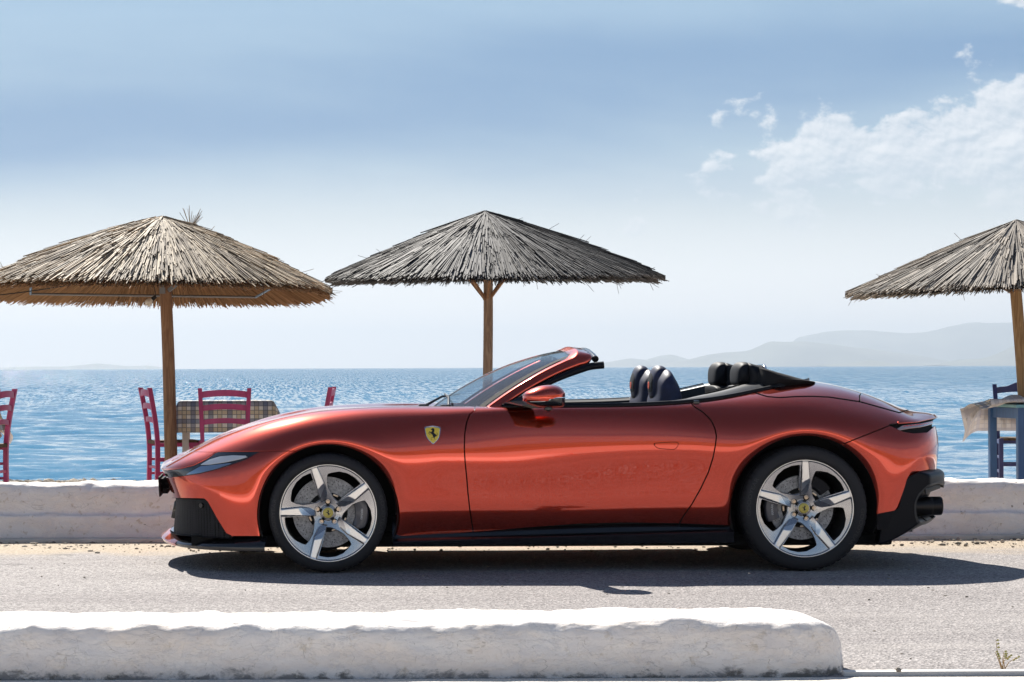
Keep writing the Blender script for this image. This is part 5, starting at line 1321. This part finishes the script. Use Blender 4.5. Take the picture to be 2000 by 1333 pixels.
def cloth(label, loc, rz, w, d, h, hang, group, drop=None, seed=1):
    hx, hy = w/2 + .004, d/2 + .004; A = np.linspace(-hx - hang, hx + hang, 91); B = np.linspace(-hy - hang, hy + hang, 91); V = []; UV = []
    for b in B:
        for a in A:
            ea = max(0, abs(a) - hx); eb = max(0, abs(b) - hy); sa = np.sign(a); sb_ = np.sign(b); z = h + .003
            x = np.clip(a, -hx, hx); y = np.clip(b, -hy, hy); dd = math.hypot(ea, eb)
            if dd > 0:
                fl = .16 + .12*math.sin(9*a + seed)*math.sin(7*b + seed*2) + (.22 if ea > 0 and eb > 0 else 0)
                z -= dd*.96; x += sa*(dd*fl*(ea/dd) + .010*math.sin(25*b)*min(1, ea*8)); y += sb_*(dd*fl*(eb/dd) + .010*math.sin(22*a)*min(1, eb*8))
                x += sa*.006; y += sb_*.006
            if drop: x, y, z = drop(a, b, x, y, z)
            V.append((x, y, z)); UV.append((a, b))
    F = [(j*91+i, j*91+i+1, (j+1)*91+i+1, (j+1)*91+i) for j in range(90) for i in range(90)]
    o = mesh_np('tablecloth', V, F, M_cloth, smooth=True); o.location = loc; o.rotation_euler = (0, 0, rz)
    u = o.data.uv_layers.new(name='uv'); li = np.zeros(len(o.data.loops), int); o.data.loops.foreach_get('vertex_index', li); u.data.foreach_set('uv', np.array(UV, np.float32)[li].ravel())
    tag(o, label, 'tablecloth', group); return o
# left group
TY = 20.6
tx = at(440, 787, TY - .4).x; H1 = at(440, 787, TY - .4).z - TZ
GP = 'pink rush-seated chairs on the seaside terrace'; GT = 'taverna tables by the sea'; GC = 'checked oilcloth table covers'
table('cream-legged table under the checked cloth beside the left parasol pole', (tx, TY, TZ), R(1), .78, .78, H1 - .004, M_ctable, M_ctable, GT)
cloth('blue and tan checked cloth draped over the table just left of the car nose', (tx, TY, TZ), R(1), .78, .78, H1, .27, GC)
cz = at(438, 762, 19.4).z - TZ
def place(px, Y): return (at(px, 800, Y).x, Y, TZ)
chair('pink chair seen square from behind in front of the checked table by the car nose', place(438, 19.85), R(2), M_pink, GP)
chair('pink chair beside the left parasol pole, seen side-on with its rush seat facing right', place(340, 20.5), R(-76), M_pink, GP)
chair('pink chair of which only the side-on back tip shows above the car bonnet', place(592, 20.5), R(84), M_pink, GP)
chair('pink chair cut off by the left edge, with its back to the right', place(-44, 19.6), R(76), M_pink, GP)
tl = at(-112, 800, 20.0).x
table('table hidden by the left edge of the picture behind the cut-off pink chair', (tl, 20.1, TZ), 0, .78, .78, H1 - .004, M_ctable, M_ctable, GT)
cloth('checked cloth on the far left table showing through the cut-off pink chair', (tl, 20.1, TZ), 0, .78, .78, H1, .27, GC, seed=4)
# right group: blue table turned a little, cloth blown up at its corner
LA = at(1939, 850, 19.4); LB = at(1993, 850, 18.75); rz = math.atan2(-(LB.x - LA.x), (LA.y - LB.y))
rz = math.atan2(LA.y - LB.y, LA.x - LB.x) - math.pi/2
h3 = at(1950, 790, 19.2).z - TZ; W3 = .76
mid = (LA + LB)/2; rd_ = Vector((math.cos(rz), math.sin(rz), 0)); ct = mid + rd_*(W3/2 - .05)
table('blue-legged table at the right edge with its cloth lifting off a pale board', (ct.x, ct.y, TZ), rz, W3, W3, h3 - .004, M_blue, M_btop, GT)
def blow(a, b, x, y, z):
    """the wind has thrown the left edge up and folded the near left part back over the board"""
    hx = W3/2 + .004; e = max(0.0, -a - hx)
    if e > 0:
        if b < hx: x = -hx - .80*e; z = h3 + .014 + .022*math.sin(b*11 + .7)*min(1, e*9) - .16*e
        else: x = -hx - .62*e
    eb = max(0.0, -b - hx)
    if eb > 0:
        k = max(0.0, min(1.0, (-.15 - a)/.14)); k = k*k*(3 - 2*k)
        y = y*(1-k) + (-hx + .03 + .55*eb)*k; z = z*(1-k) + (h3 + .022 + .03*math.sin(a*14)*eb/.24 + .02)*k
    elif a < -.15 and b < 0: z += .012*max(0.0, min(1.0, (-.15 - a)/.14))*max(0.0, -b/hx)
    return x, y, z
cloth('checked cloth blown up and flapping over the blue-legged table at the right edge', (ct.x, ct.y, TZ), rz, W3, W3, h3, .24, GC, drop=blow, seed=7)
chair('dark indigo chair with a wavy top rail behind the blue table at the right edge', place(1996, 20.3), R(168), M_viol, 'chairs at the blue table', crest=True)

# =================================================================== SMALL THINGS
M_dry = pmat('dry_stem', (.42, .27, .11), .8)
wd = empty('dry_weed', tuple(at(1962, 1322, 9.05))[:2] + (0.0,)); tag(wd, 'small dry yellow weed growing at the white kerb bottom right', 'weed')
mb = MB(); lf = MB(); g = np.random.default_rng(8)
for k in range(7):
    a = g.uniform(-1.2, 1.2); L = g.uniform(.05, .125); p0 = Vector((g.uniform(-.015, .015), 0, 0)); p1 = p0 + Vector((math.sin(a)*L*.35, g.uniform(-.02, .02), L*.55)); p2 = p1 + Vector((math.sin(a + .4)*L*.4, g.uniform(-.02, .02), L*.35))
    mb.tube([p0, p1, p2], [.0018, .0014, .0007], 5)
    for t in (.4, .7, 1.0):
        q = p1.lerp(p2, t); lf.raw([q, q + Vector((.008, 0, .006)), q + Vector((.014, .003, .001)), q + Vector((.007, 0, -.003))], [(0, 1, 2, 3)])
mb.build('stem', M_dry, wd); lf.build('leaf', pmat('dry_leaf', (.35, .33, .12), .8), wd)
mb = MB(); fp = at(1240, 1083, 14.9); F0 = Vector((fp.x, fp.y, .012)); rows = []
for t in np.linspace(0, 1, 12): wdt = .008*math.sin(math.pi*min(1, t*.9 + .1)); rows.append([F0 + Vector((-.03 + .085*t, -.02*t - wdt, .010*math.sin(3*t))), F0 + Vector((-.03 + .085*t, -.02*t, .013*math.sin(3*t) + .002)), F0 + Vector((-.03 + .085*t, -.02*t + wdt, .010*math.sin(3*t)))])
fo = mb.loft(rows).build('feather', pmat('grey_feather', (.45, .45, .47), .7)); tag(fo, 'small grey feather lying on the road in the shade under the car', 'feather')
st = at(1755, 1324, 8.93)
bm = bmesh.new(); bmesh.ops.create_icosphere(bm, subdivisions=2, radius=.011)
for v in bm.verts: v.co = v.co*(1 + .25*mnoise.noise(v.co*90)); v.co.z *= .8
me = bpy.data.meshes.new('pebble'); bm.to_mesh(me); bm.free(); pb_ = link('pebble', me, None, M_stone); pb_.location = (st.x, st.y, .022); tag(pb_, 'lone grey pebble sitting on the white kerb strip at lower right', 'pebble')

# =================================================================== AIR
hz = MB().box((0, 0, 246), (63000, 63000, 500)).build('haze', None); tag(hz, kind='stuff')
hm = bpy.data.materials.new('sea_haze'); hm.use_nodes = True; nt = NT(hm.node_tree); nt.n.clear(); o_ = nt.add('ShaderNodeOutputMaterial'); pv = nt.add('ShaderNodeVolumePrincipled')
pv.inputs['Color'].default_value = (.50, .535, .58, 1); pv.inputs['Density'].default_value = 8e-5; pv.inputs['Anisotropy'].default_value = .35
nt.l.new(pv.outputs[0], o_.inputs['Volume']); hz.data.materials.append(hm)
hz.display_type = 'WIRE'
